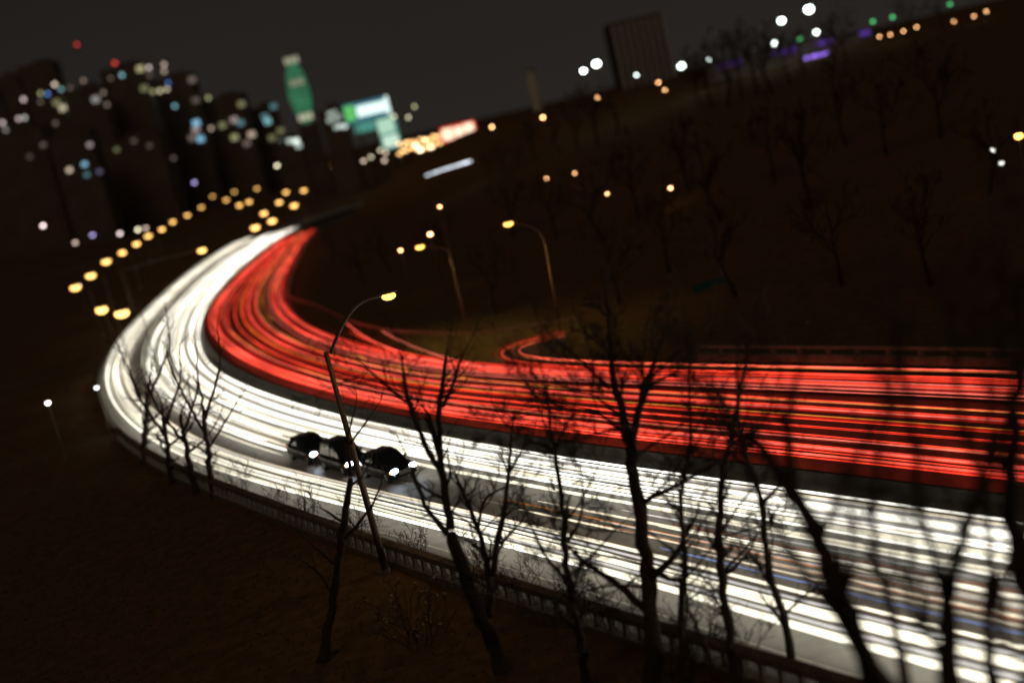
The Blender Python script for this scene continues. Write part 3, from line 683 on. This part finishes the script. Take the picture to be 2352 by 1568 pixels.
# windows left of the billboard
building(750, 808, 250, 660, [(757,262,'w',.5),(768,258,'w',.4),(757,277,'w',.55),(770,273,'w',.5),(779,268,'w',.4),(782,290,'w',.9),(792,290,'w',1.1),(773,292,'w',.7)], 'dark corner building with small cool white windows left of the green ended billboard', size=2.0)
Rr = glow('screen_red', (.85, .03, .015), 1.0); Rw = glow('screen_warm', (1, .72, .5), 1.6)
screen('red_billboard', 1016, 1094, 311, 50, 520, 'glowing red and white billboard at the foot of the hill', [(0, 1, 0, 1, Rr, 'panel'), (.03, .34, .40, .92, Rw, 'white_block'), (.38, .64, .46, .9, Rw, 'white_block'), (.67, .95, .42, .95, Rw, 'white_block'), (.05, .2, .1, .26, glow('screen_pink', (1, .4, .35), 1.0), 'small_print'), (.3, .42, .08, .22, glow('screen_pink', (1, .4, .35), 1.0), 'small_print'), (.5, .68, .1, .22, glow('screen_pink', (1, .4, .35), 1.0), 'small_print')])
for i in range(26):                                             # festoon of bulbs between the screens
    x = 918 + (i % 13) * 7.6 + random.uniform(-2, 2); y = 350 - (x - 918) * .24 - (i // 13) * 16 + random.uniform(-4, 5)
    post_lamp(x, y, 540, glow_c(col=(1, .55, .2), s=4.5), 'orange bulb in the cluster between the white screen and the red billboard', 'lamp', 'orange bulbs between the screens', .62, 'market_lamp')
for x, y in ((955,335),(975,322),(990,338),(965,345)): post_lamp(x, y, 545, glow_c(col=(1, .8, .5), s=9), 'bright cream bulb in the orange cluster beside the red billboard', 'lamp', 'cream bulbs between the screens', .8, 'market_lamp')
for x, y in ((1097,306),(1103,312),(1100,298),(1095,318)): post_lamp(x, y, 518, glow_c(col=(1, .65, .3), s=9), 'orange bulb clustered at the right end of the red billboard', 'lamp', 'orange bulbs by the red billboard', .5, 'market_lamp')
for x, y, t in ((835,370,'e'),(852,361,'y'),(883,369,'e'),(886,351,'e'),(873,345,'y'),(905,268,'y'),(938,270,'y'),(952,245,'o')): post_lamp(x, y, 600, glow_c(col=TINT[t], s=3.2), 'beige lamp scattered around the corner building', 'lamp', 'beige lamps round the corner building', .7, 'distant_lamp')

# striped tower on the crest, pale chimney, long low building
def striped_tower():
    Y = 520; c0 = at(1418, 185, Y); c1 = at(1548, 155, Y); ctr = (c0 + c1) / 2; ctr[1] = Y; wd = (c1 - c0)[0] * .98
    g = hz(ctr[0], ctr[1]) - 1; top = at(1466, 45, Y)[2]; h_ = top - g
    root = empty('striped_tower', (ctr[0], ctr[1], g), 'dark tall slab tower with pale vertical ribs on the hill crest', 'tower')
    MB().box((0, 7, h_/2), (wd, 14, h_)).build('wall', mat('tower_facade', (.07, .055, .042), .85), root)
    MB().box((0, 7, h_ + .5), (wd * .96, 13, 1.0)).build('roof', M_wall_d, root)
    rib = MB().box((0, 0, h_/2), (wd * .06, .9, h_ * .99)).mesh('rib'); rib.materials.append(mat('pale_rib', (.80, .82, .82), .8))
    pan = MB().box((0, 0, h_/2), (wd * .07, .3, h_ * .97)).mesh('window_strip'); pan.materials.append(mat('window_strip_glass', (.03, .028, .028), .3))
    for i in range(8):
        x = (-.40 + i * .125) * wd
        o = bpy.data.objects.new('rib', rib); COL.objects.link(o); o.parent = root; o.location = (x, -.44, 0)
        if i < 7:
            o = bpy.data.objects.new('window_strip', pan); COL.objects.link(o); o.parent = root; o.location = (x + .0625 * wd, -.14, 0)
striped_tower()
Y = 600; c = at(1229, 215, Y); g = hz(c[0], c[1]) - 1; tp = at(1218, 160, Y)[2] - g
root = empty('chimney', (c[0], c[1], g), 'slim pale chimney rising beyond the bare trees on the crest', 'chimney')
MB().tube([(0, 0, 0), (0, 0, tp)], [2.4, 1.9], 12).build('shaft', mat('pale_chimney', (.8, .82, .76), .8), root, True)
MB().tube([(0, 0, tp - .6), (0, 0, tp + .2)], [2.2, 2.2], 12).build('rim', M_conc, root)
def long_building():
    Y = 340; a, b = at(1640, 165, Y), at(2005, 80, Y); ctr = (a + b) / 2; wd = (b - a)[0]; g = hz(ctr[0], ctr[1]) - .6
    zt = (a[2] + b[2]) / 2 + 1.6; h_ = max(zt - g, 4)
    root = empty('long_building', (ctr[0], Y, g), 'long low building with purple lit windows on the hill crest', 'building')
    MB().box((0, 5, h_/2), (wd, 10, h_)).build('wall', M_wall_d, root)
    MB().box((0, 5, h_ + .15), (wd + .8, 10.8, .3)).build('roof', M_wall_d, root)
    PU = glow('purple_window', (.17, .07, .55), .55); PD = glow('dim_purple_window', (.10, .05, .22), .45); PB = glow('bright_purple_window', (.35, .18, 1), 1.8)
    for x, y, mt in [(1648+i*9, 150 - i*2, PD) for i in range(7)] + [(1770+i*9, 118 - i*2, PD) for i in range(3)] + [(1797+i*9, 112 - i*2, PU) for i in range(4)] + [(1875+i*9, 96 - i*2, PU if i in (1,2) else PD) for i in range(5)] + [(1978+i*8, 76 - i*2, PU) for i in range(3)] + [(1852, 137, PB), (1866, 135, PB), (1874, 131, PB), (1882, 130, PB), (1890, 128, PB), (1898, 126, PB)]:
        q = at(x, y, Y) - np.array([ctr[0], Y, g])
        MB().box((q[0], -.08, min(max(q[2], .8), h_ - .7)), (.75, .16, 1.25)).build('window', mt, root)
long_building()

# dim things on the dark slope at the right: a sign
q = at(1632, 662, 122); g = hz(q[0], q[1]); sg_ = empty('road_sign', (q[0], q[1], g - .2), 'dim teal road sign on two posts among dark trees right of the ramp', 'road sign', None, .2)
zz = q[2] - g
MB().box((0, 0, zz), (3.6, .08, 2.0)).build('board', mat('teal_sign_paint', (.03, .16, .17), .5), sg_)
for sx in (-1.2, 1.2): MB().tube([(sx, .12, 0), (sx, .12, zz + .8)], .06, 6).build('post', M_metal, sg_)

# ------------------------------------------------------------------ trees
def branch(p, d, L, r, depth, out, segs=5, up=.18, wig=.22, rnd=random, dens=1.0):
    """one wiggly branch and its children; out collects (points, radii)"""
    pts = [p.copy()]; q = p.copy(); d = d / np.linalg.norm(d)
    for i in range(segs):
        d = d + np.array([rnd.gauss(0, wig), rnd.gauss(0, wig), rnd.gauss(0, wig) + up * .3]); d /= np.linalg.norm(d)
        q = q + d * (L / segs); pts.append(q.copy())
    rad = np.linspace(r, max(r * .30, .011), segs + 1)
    out.append((pts, rad))
    if depth > 0: sprout(pts, rad, depth, out, L, rnd, dens)
def sprout(pts, rad, depth, out, L, rnd, dens, start=.2):
    n = max(2, int(rnd.uniform(4, 6.5) * dens)); k = len(pts) - 1
    for i in range(n):
        t = start + (1 - start) * (i + rnd.random()) / n
        f = t * k; a = min(int(f), k - 1); u = f - a
        p = pts[a] * (1 - u) + pts[a + 1] * u; dr = pts[a + 1] - pts[a]; dr = dr / max(np.linalg.norm(dr), 1e-6)
        side = np.array([rnd.gauss(0, 1), rnd.gauss(0, .7), rnd.gauss(0, 1)]); side -= dr * side.dot(dr); side /= np.linalg.norm(side)
        an = math.radians(rnd.uniform(28, 62)); nd = dr * math.cos(an) + side * math.sin(an)
        nd[2] += .12
        r = (rad[a] * (1 - u) + rad[a + 1] * u) * rnd.uniform(.45, .7)
        branch(p, nd, L * rnd.uniform(.32, .62) * (1.15 - .5 * t), max(r, .014), depth - 1, out, 4 if depth > 1 else 3, .2, .2, rnd, dens)
def hit(x, y):
    d = ray(x, y); t = np.arange(14, 140, .25); P = np.array([0, 0, EYE]) + np.outer(t, d)
    b = P[:, 2] < height(P[:, 0], P[:, 1])
    return P[int(np.argmax(b))] if b.any() else P[-1]
def auto_limbs(limbs, n, seed, lo=110, hi=300):
    """more boughs off the traced ones, in the plane of the tree"""
    rnd = random.Random(seed); add = []
    src = [l[0] for l in limbs if len(l[0]) > 2]
    for i in range(n):
        L = rnd.choice(src); t = rnd.uniform(.25, .95) * (len(L) - 1); a = int(t); u = t - a
        x0, y0, w0 = [L[a][k] * (1 - u) + L[min(a + 1, len(L) - 1)][k] * u for k in range(3)]
        an = math.atan2(-(L[a+1][1] - L[a][1]), L[a+1][0] - L[a][0]) + rnd.choice((-1, 1)) * math.radians(rnd.uniform(22, 62))
        ln = rnd.uniform(lo, hi) * min(1.0, .45 + w0 / 30.0); w1 = max(3.0, w0 * rnd.uniform(.35, .6)); pts = [(x0, y0, w1)]
        for k in range(5):
            an += rnd.gauss(0, .2) + .10 * math.sin(math.radians(90) - an); x0 += ln / 5 * math.cos(an); y0 -= ln / 5 * math.sin(an); pts.append((x0, y0, max(1.6, w1 * (1 - .16 * (k + 1)))))
        add.append((pts,))
    return limbs + add
def traced_tree(name, label, limbs, Y, seed, fat=1.0, more=0, trunk_n=1, dens=1.0, depth=2, ground=True, seg=3.2, group=None, bark=None, tl=1.0):
    limbs = auto_limbs(limbs, more, seed + 50)
    rnd = random.Random(seed)
    bx, by, _ = limbs[0][0][0]; Y = hit(bx, by)[1] - .3
    print('TREE', label[:30], round(Y, 1))
    def P(x, y): return at(x, y, Y + 1.1 * math.sin(x / 70.0 + seed) + .8 * math.sin(y / 90.0 + seed * 2))
    out = []; trunk = []
    base = None
    for li, (pts, *opt) in enumerate(limbs):
        W_ = [P(x, y) for x, y, w_ in pts]; R_ = [max(w_ * fat * Y / F / 2, .008) for x, y, w_ in pts]
        if li == 0:
            g = hz(W_[0][0], W_[0][1]) - .25
            if W_[0][2] > g:
                dx = (W_[0] - W_[1]); dx = dx / max(abs(dx[2]), .3) * min(W_[0][2] - g, 2.0); dx[2] = 0
                W_ = [np.array([W_[0][0] + dx[0]*.5, W_[0][1] + dx[1]*.5, g])] + W_; R_ = [R_[0] * 1.25] + R_
            base = W_[0].copy()
        # rough the line up a little
        A = np.array(W_); Rr_ = np.array(R_); L = np.concatenate([[0], np.cumsum(np.linalg.norm(np.diff(A, axis=0), axis=1))])
        s = np.linspace(0, L[-1], max(4, int(L[-1] / .45) + 2)); A = np.stack([np.interp(s, L, A[:, k]) for k in range(3)], 1); Rr_ = np.interp(s, L, Rr_)
        A = np.stack([gauss(A[:, k], 1.0) for k in range(3)], 1) if len(A) > 8 else A
        A[1:-1] += rng.normal(0, .25, A[1:-1].shape) * np.minimum(Rr_[1:-1], .18)[:, None]
        Rr_ *= 1 + rng.normal(0, .06, len(Rr_))
        if li == 0 and len(Rr_) > 4: Rr_[:3] *= np.array([1.7, 1.3, 1.1])
        trunk.append((list(A), Rr_))
        if li >= trunk_n or (opt and opt[0]):
            sprout(list(A), Rr_ * .8, depth, out, min(max(L[-1], 1.2), seg) * tl, rnd, dens * max(1.0, L[-1] / 3.2), .12)
            branch(A[-1], A[-1] - A[-2], min(1.6, L[-1] * .5) * tl, Rr_[-1], max(depth - 1, 0), out, 4, .2, .2, rnd, dens)
        elif not (opt and opt[0] is False):
            sprout(list(A), Rr_ * .35, depth - 1, out, 1.8 * tl, rnd, dens, .45)
    root = empty(name, base, label, 'tree', group)
    mb = MB()
    for pts, r in trunk: mb.tube(np.array(pts) - base, r, 9)
    mb.build('trunk', bark or M_bark, root, True)
    mb = MB()
    for pts, r in out: mb.tube(np.array(pts) - base, r, 4 if r[0] > .02 else 3, False)
    mb.build('crown', bark or M_bark, root)
    return root
def Ymid(x, y, z=-.9): return on_z(x, y, z)[1]

YA = 57.0
traced_tree('bare_tree', 'bare forked tree with many slim stems in front of the balustrade, middle of the picture', [
    ([(1165,1565,40),(1130,1470,38),(1090,1370,36),(1050,1265,33),(1034,1215,26)],),
    ([(1034,1215,24),(1023,1130,19),(1012,1065,17),(1011,1030,15)], False),
    ([(1011,1035,15),(1009,938,14),(1022,830,9),(1033,775,4)],),
    ([(1016,935,10),(1040,884,9),(1058,823,7),(1083,775,3)],),
    ([(1011,1078,14),(992,1056,13),(979,1018,13),(957,977,12),(947,941,11),(928,895,9),(928,848,7),(918,800,3)],),
    ([(939,928,9),(900,895,8),(860,859,6),(828,838,4),(809,800,2)],),
    ([(1034,1231,16),(1000,1195,14),(976,1159,12),(951,1094,9),(940,1060,4)],),
    ([(1124,1420,20),(1126,1328,18),(1098,1213,12),(1073,1155,10),(1045,1085,6),(1037,1069,3)],),
    ([(1130,1330,18),(1145,1238,15),(1160,1166,12),(1167,1094,10),(1174,1004,6),(1180,960,3)],),
    ([(1167,1090,8),(1190,1050,6),(1212,1010,3)],),
    ([(1098,1213,9),(1106,1160,8),(1119,1140,7),(1158,1118,4)],)], YA, 11, dens=1.15, tl=1.0, more=6)
traced_tree('bare_tree', 'slim bare tree crossing the tall curved arm lamp pole', [
    ([(745,1500,22),(764,1369,20),(786,1243,20),(797,1135,15),(807,1092,13)],),
    ([(807,1092,12),(800,1040,9),(798,1000,6),(815,940,3)],), ([(803,1020,6),(840,970,4),(868,930,2)],),
    ([(786,1243,9),(820,1205,8),(850,1170,6),(870,1125,4)],), ([(790,1200,8),(760,1180,6),(735,1165,3)],), ([(775,1300,8),(730,1260,5),(690,1225,3)],), ([(764,1369,8),(740,1320,6),(700,1290,3)],), ([(800,1120,6),(835,1090,4),(850,1060,3)],)], 62.0, 12, dens=.7, tl=.75)
traced_tree('bare_tree', 'thick dark trunk right of the middle with a fork and sprays of fine twigs', [
    ([(1506,1568,52),(1500,1470,46),(1494,1436,40),(1484,1292,35),(1466,1148,32),(1455,1076,31),(1449,1020,30)], False),
    ([(1449,1025,26),(1425,940,20),(1408,880,17),(1402,790,13),(1394,700,8),(1385,640,4)],),
    ([(1452,1030,22),(1470,940,18),(1482,890,16),(1502,830,11),(1530,760,6),(1545,700,3)],),
    ([(1408,900,10),(1360,850,8),(1300,800,6),(1240,745,3)],), ([(1425,960,9),(1380,910,7),(1300,890,6),(1200,880,3)],),
    ([(1440,1000,10),(1370,940,8),(1280,930,6),(1180,960,4),(1120,1000,2)],), ([(1435,980,9),(1390,990,7),(1320,1010,5),(1240,1040,3)],),
    ([(1466,1120,10),(1400,1110,7),(1330,1090,5),(1270,1050,3)],), ([(1476,1230,8),(1420,1215,6),(1350,1220,5),(1290,1190,3)],), ([(1484,1300,8),(1420,1275,6),(1360,1275,5),(1300,1260,3)],), ([(1488,1350,8),(1400,1340,6),(1330,1360,4),(1260,1380,3)],),
    ([(1490,1300,14),(1545,1340,11),(1580,1330,8),(1600,1300,6),(1625,1270,3)],), ([(1575,1340,8),(1580,1390,8),(1600,1440,9),(1620,1480,9)], False), ([(1470,1160,8),(1520,1120,6),(1560,1060,4),(1600,1030,3)],), ([(1482,890,8),(1540,860,6),(1600,870,4)],), ([(1460,1050,8),(1530,1000,6),(1590,960,3)],)], 53.0, 13, dens=.85, tl=1.05, depth=3, more=24)
traced_tree('bare_tree', 'big bare trunk leaning left across the white streaks on the right', [
    ([(2030,1600,48),(1991,1508,42),(1950,1420,40),(1919,1346,39),(1883,1238,36),(1829,1137,33),(1775,1058,27),(1707,985,20)], False),
    ([(1707,985,18),(1660,930,14),(1620,860,11),(1590,790,7),(1580,720,4)],), ([(1700,980,12),(1640,960,9),(1560,930,6),(1500,920,3)],),
    ([(1950,1450,20),(1910,1400,18),(1829,1292,16),(1780,1200,14),(1740,1120,12),(1700,1040,9),(1685,990,5)],),
    ([(1829,1137,26),(1812,1094,22),(1808,1004,19),(1815,900,15),(1850,820,9),(1880,740,5)],), ([(1808,1000,10),(1770,900,9),(1720,850,7),(1690,800,4)],),
    ([(1887,1240,14),(1919,1141,12),(1966,1076,10),(1988,1004,9),(2030,910,5),(2045,850,3)],), ([(1820,1280,7),(1760,1240,6),(1690,1230,4),(1640,1200,2)],), ([(1760,1160,7),(1690,1130,5),(1620,1130,3)],), ([(1919,1346,10),(1990,1310,8),(2060,1330,6),(2130,1320,3)],)], 42.0, 14, fat=1.3, more=26, dens=.62, tl=.95)
traced_tree('bare_tree', 'tall forked bare tree standing nearest the right edge', [
    ([(2195,1620,46),(2182,1540,40),(2178,1440,36),(2176,1385,32)], False),
    ([(2176,1395,24),(2150,1290,19),(2117,1202,18),(2099,1004,16),(2080,880,13),(2060,770,9),(2050,640,5)],), ([(2176,1390,26),(2200,1274,24),(2232,1184,23),(2254,1105,21),(2297,1004,17),(2325,920,14),(2350,850,10)],),
    ([(2250,1110,17),(2240,1060,16),(2222,1004,14),(2195,880,12),(2180,760,9),(2200,660,5),(2240,600,3)],), ([(2178,1500,18),(2130,1470,15),(2085,1400,13),(2081,1340,12),(2099,1240,9)],), ([(2110,1180,9),(2060,1130,7),(2000,1120,4)],), ([(2190,860,9),(2230,760,7),(2262,640,4)],), ([(2200,1300,10),(2270,1290,8),(2352,1250,5)],)], 37.0, 15, fat=1.3, more=26, dens=.55, tl=.95)
traced_tree('bare_tree', 'blurred dark trunk cut off by the right edge', [
    ([(2420,1600,80),(2390,1450,70),(2345,1280,56),(2318,1150,40),(2330,1000,30),(2345,800,24),(2352,600,16)], False), ([(2335,1260,26),(2300,1320,20),(2290,1420,16),(2330,1500,14)], False), ([(2340,900,14),(2300,760,11),(2290,560,8),(2310,420,5)],), ([(2345,800,12),(2310,600,9),(2325,480,5)],)], 33.0, 16, fat=1.3, more=18, dens=.5)
# thinner trees filling the bank on the right
for i, (pts, lab) in enumerate((
    ([(1690,1560,26),(1668,1400,22),(1650,1250,19),(1655,1100,15),(1690,950,11),(1720,800,7),(1730,680,3)], 'slim upright bare tree between the thick trunk and the leaning trunk'),
    ([(1350,1560,22),(1322,1420,19),(1300,1280,16),(1290,1130,12),(1262,980,8),(1255,880,3)], 'slender bare tree just left of the thick dark trunk'),
    ([(2085,1590,26),(2060,1450,22),(2010,1280,18),(2000,1120,15),(2040,960,11),(2060,800,8),(2055,660,4)], 'upright bare tree between the leaning trunk and the forked tree at right'),
    ([(2290,1600,30),(2262,1440,26),(2280,1290,22),(2260,1130,18),(2275,960,13),(2300,800,9),(2290,640,4)], 'crooked bare tree just right of the forked tree near the right edge'),
    ([(1830,1560,24),(1800,1420,20),(1760,1300,17),(1750,1150,14),(1700,1000,10),(1690,860,6),(1700,740,3)], 'thin bare tree crossing behind the leaning trunk'),
    ([(1570,1560,20),(1560,1440,17),(1575,1300,14),(1560,1150,11),(1590,1000,8),(1580,860,5),(1600,760,2)], 'thin crooked bare tree close on the right of the thick trunk'))):
    traced_tree('bare_tree', lab, [(pts, True)], 40, 60 + i, fat=1.05, more=11, dens=.6, tl=.9)
# saplings before the bend
sap = [(485,1100,462,900,78,17,'left'), (440,1085,412,950,80,18,''), (390,1075,372,930,86,19,''), (330,1030,345,860,96,20,'')]
for (bx, by, tx, ty, Yb, sd, nm), lab in zip(sap, ('blurred bare tree at the balustrade end, its trunk against the white bend', 'thin blurred sapling just left of the trunk at the balustrade end', 'thin sapling with crossing twigs before the white bend', 'leftmost thin bare tree before the bend')):
    traced_tree('bare_tree', lab, [([(bx+8, by+30, 16), (bx, by, 15), ((bx*2+tx)/3, (by*2+ty)/3, 12), ((bx+tx*2)/3, (by+ty*2)/3, 9), (tx, ty, 5)], True), ([((bx+tx)/2, (by+ty)/2, 8), (tx-50, ty-10, 5), (tx-75, ty-70, 3)],), ([((bx+tx*2)/3, (by+ty*2)/3, 8), (tx+45, ty-60, 5), (tx+40, ty-130, 3)],), ([((bx*2+tx)/3, (by*2+ty)/3, 7), (tx+60, ty+60, 4), (tx+90, ty+10, 3)],)], Yb, sd, dens=.7)
# shrubs of bare twigs along the balustrade
for i, (x, y, h_) in enumerate(((560,1135,60),(640,1165,55),(720,1200,85),(830,1240,80),(960,1275,60),(1090,1330,90),(1210,1370,100),(1330,1400,90),(1420,1440,110),(1600,1480,110),(1720,1510,120),(470,1105,60))):
    Y = on_z(x, y, -.4)[1] - 1.2; rnd = random.Random(100 + i); b = at(x, y, Y); b[2] = hz(b[0], b[1]) - .05
    root = empty('bare_shrub', b, 'low bare twiggy shrub growing against the near side of the balustrade', 'shrub', 'bare shrubs along the balustrade')
    out = []
    for k in range(9):
        d = np.array([rnd.gauss(0, .55), rnd.gauss(0, .35), 1.0]); branch(np.array([rnd.gauss(0, .25), rnd.gauss(0, .2), 0]), d, h_ * Y / F * rnd.uniform(.9, 1.5), .022, 2, out, 5, .1, .25, rnd, .8)
    mb = MB()
    for pts, r in out: mb.tube(pts, r, 3, False)
    mb.build('twigs', M_bark, root)
# generic bare trees for the hill: three shapes, then copies
protos = []
for v in range(3):
    rnd = random.Random(300 + v); out = []; tr_ = []
    pts = [np.array([0, 0, -.3])]; d = np.array([rnd.gauss(0, .08), rnd.gauss(0, .08), 1.0])
    for i in range(6): d = d + np.array([rnd.gauss(0, .1), rnd.gauss(0, .1), .1]); d /= np.linalg.norm(d); pts.append(pts[-1] + d * .9)
    rad = np.linspace(.24, .14, 7); tr_.append((pts, rad))
    for k in range(6):
        dd = np.array([rnd.gauss(0, .6), rnd.gauss(0, .6), 1.0]); branch(pts[-1 - (k % 3)], dd, rnd.uniform(4.5, 7), .11, 3, out, 6, .2, .16, rnd, .75)
    root = empty('hill_tree', (0, 0, 0), '', 'tree', 'bare trees on the hill')
    mb = MB()
    for p_, r in tr_: mb.tube(p_, r, 7)
    mb.build('trunk', M_bark_l, root, True)
    mb = MB()
    for p_, r in out: mb.tube(p_, np.maximum(r, .035), 3, False)
    mb.build('crown', M_bark_l, root)
    protos.append([root, False])
spots = [(1092,262,330,.75),(1122,258,340,.9),(1160,250,320,.7),(1200,240,330,1.15),(1262,228,310,1.0),(1300,218,300,1.35),(1345,205,290,1.5),(1396,200,300,1.3),(1590,165,300,1.3),(1618,160,280,1.5),(1655,155,270,1.7),(1690,148,280,1.6),(1725,140,270,1.6),(1760,130,260,1.5),(1800,118,270,1.2),(1835,112,280,1.1),(1900,95,270,1.2),(1935,90,280,1.3),(2080,58,300,1.0),(2160,40,300,1.0)]
hs = [(1150,420,200,1.0),(1260,470,180,1.0),(1380,520,165,1.1),(1460,470,170,1.2),(1580,420,175,1.1),(1660,520,150,1.2),(1790,470,160,1.1),(1880,560,140,1.2),(1960,420,165,1.2),(2060,500,150,1.1),(2180,430,150,1.2),(2290,560,120,1.0),(1120,640,140,.9),(1420,680,128,.9),(1700,720,115,1.0),(1950,740,108,1.0),(2150,720,100,1.0),(880,560,210,.9),(1010,520,200,.9),(760,560,260,.8),(820,600,200,.7),(1540,640,135,1.0)]
CREST = ['small bare tree at the left end of the hill crest above the red billboard', 'second bare tree from the left end of the hill crest', 'smallest bare tree on the crest, third from its left end', 'bare tree on the crest just left of the pale chimney',
         'bare tree on the crest just right of the pale chimney', 'spreading bare tree between the pale chimney and the pair of flood lamps', 'bare tree below the lower of the two flood lamps left of the striped tower', 'bare tree at the left foot of the striped tower',
         'bare tree beside the flood lamp right of the striped tower', 'second bare tree right of the striped tower', 'tallest bare tree of the clump right of the striped tower', 'tall bare tree in the middle of the clump right of the striped tower', 'tall bare tree at the right of the clump near the flood lamps', 'bare tree just left of the low flood lamp on the crest',
         'bare tree under the brightest flood lamps', 'bare tree before the bright purple windows', 'bare tree just right of the bright purple windows', 'bare tree at the right end of the purple windowed building', 'bare tree right of the pair of green lamps on the crest', 'bare tree farthest right on the hill crest']
for i, (x, y, Y, sc) in enumerate(spots + hs):
    pr = protos[i % 3]
    o = pr[0] if not pr[1] else copy_tree(pr[0]); pr[1] = True
    p = at(x, y, Y); o.location = (p[0], p[1], hz(p[0], p[1])); o.rotation_euler = (0, 0, random.uniform(0, 6.28)); s_ = sc * .82; o.scale = (s_, s_, s_)
    if i < len(spots): tag(o, CREST[i], 'tree', 'bare trees on the crest')
    else: tag(o, 'bare tree hardly visible on the dark hillside', 'tree', 'bare trees on the dark hillside')

# shrub with a few pale leaves at the foot of the picture
rnd = random.Random(55)
Yb = on_z(960, 1500, -1.2)[1]; b = at(985, 1545, Yb); b[2] = hz(b[0], b[1])
root = empty('leafy_shrub', b, 'dark shrub with a few pale leaves catching light below the balustrade', 'shrub')
out = []
for k in range(14): branch(np.array([rnd.gauss(0, .5), rnd.gauss(0, .4), 0]), np.array([rnd.gauss(0, .6), rnd.gauss(0, .4), 1.0]), rnd.uniform(1.8, 3.4), .022, 2, out, 5, .1, .2, rnd, .6)
mb = MB()
for pts, r in out: mb.tube(pts, r, 3, False)
mb.build('twigs', M_bark, root)
lf = MB(); lf.v = [(-.10, 0, 0), (-.03, .05, .02), (.06, .045, .02), (.12, 0, 0), (.06, -.045, .02), (-.03, -.05, .02)]; lf.f = [(0, 1, 2, 3), (0, 3, 4, 5)]
lme = lf.mesh('leaf'); lme.materials.append(M_leaf)
tips = [pts[-1] for pts, r in out]; rnd.shuffle(tips)
for t in tips[:90]:
    o = bpy.data.objects.new('leaf', lme); COL.objects.link(o); o.parent = root; o.location = tuple(t); o.rotation_euler = (rnd.gauss(0, .7), rnd.gauss(0, .7), rnd.uniform(0, 6.28)); s_ = rnd.uniform(.6, 1.2); o.scale = (s_, s_, s_)

# fallen leaves and dry stalks on the near bank
rnd = random.Random(77); mb = MB(); cnt = 0
px_ = np.array([[rnd.uniform(-45, 22), rnd.uniform(22, 95)] for _ in range(16000)])
dd = ((px_[:, None, :] - MID[None]) ** 2).sum(2); kk_ = dd.argmin(1); of_ = ((px_ - MID[kk_]) * NOR[kk_]).sum(1)
ok = (O_wl[kk_] - of_ > 1.4); px_ = px_[ok]; hh = height(px_[:, 0], px_[:, 1])
for (x, y), z in zip(px_, hh):
    n = len(mb.v); a = rnd.uniform(0, 6.28); r = rnd.uniform(.05, .13); c_, s_ = math.cos(a) * r, math.sin(a) * r
    if rnd.random() < .8:
        mb.v += [(x - c_, y - s_, z + .03), (x + s_*.5, y - c_*.5, z + .05 + rnd.uniform(0, .05)), (x + c_, y + s_, z + .04), (x - s_*.5, y + c_*.5, z + .05)]; mb.f.append((n, n+1, n+2, n+3))
    else:
        h_ = rnd.uniform(.2, .55); mb.v += [(x - .012, y, z - .03), (x + .012, y, z - .03), (x + c_*2, y + s_*2, z + h_)]; mb.f.append((n, n+1, n+2))
tag(mb.build('fallen_leaves', mat('dry_leaf', (.12, .065, .03), .8, col2=(.055, .035, .02), scale=.9)), kind='stuff')
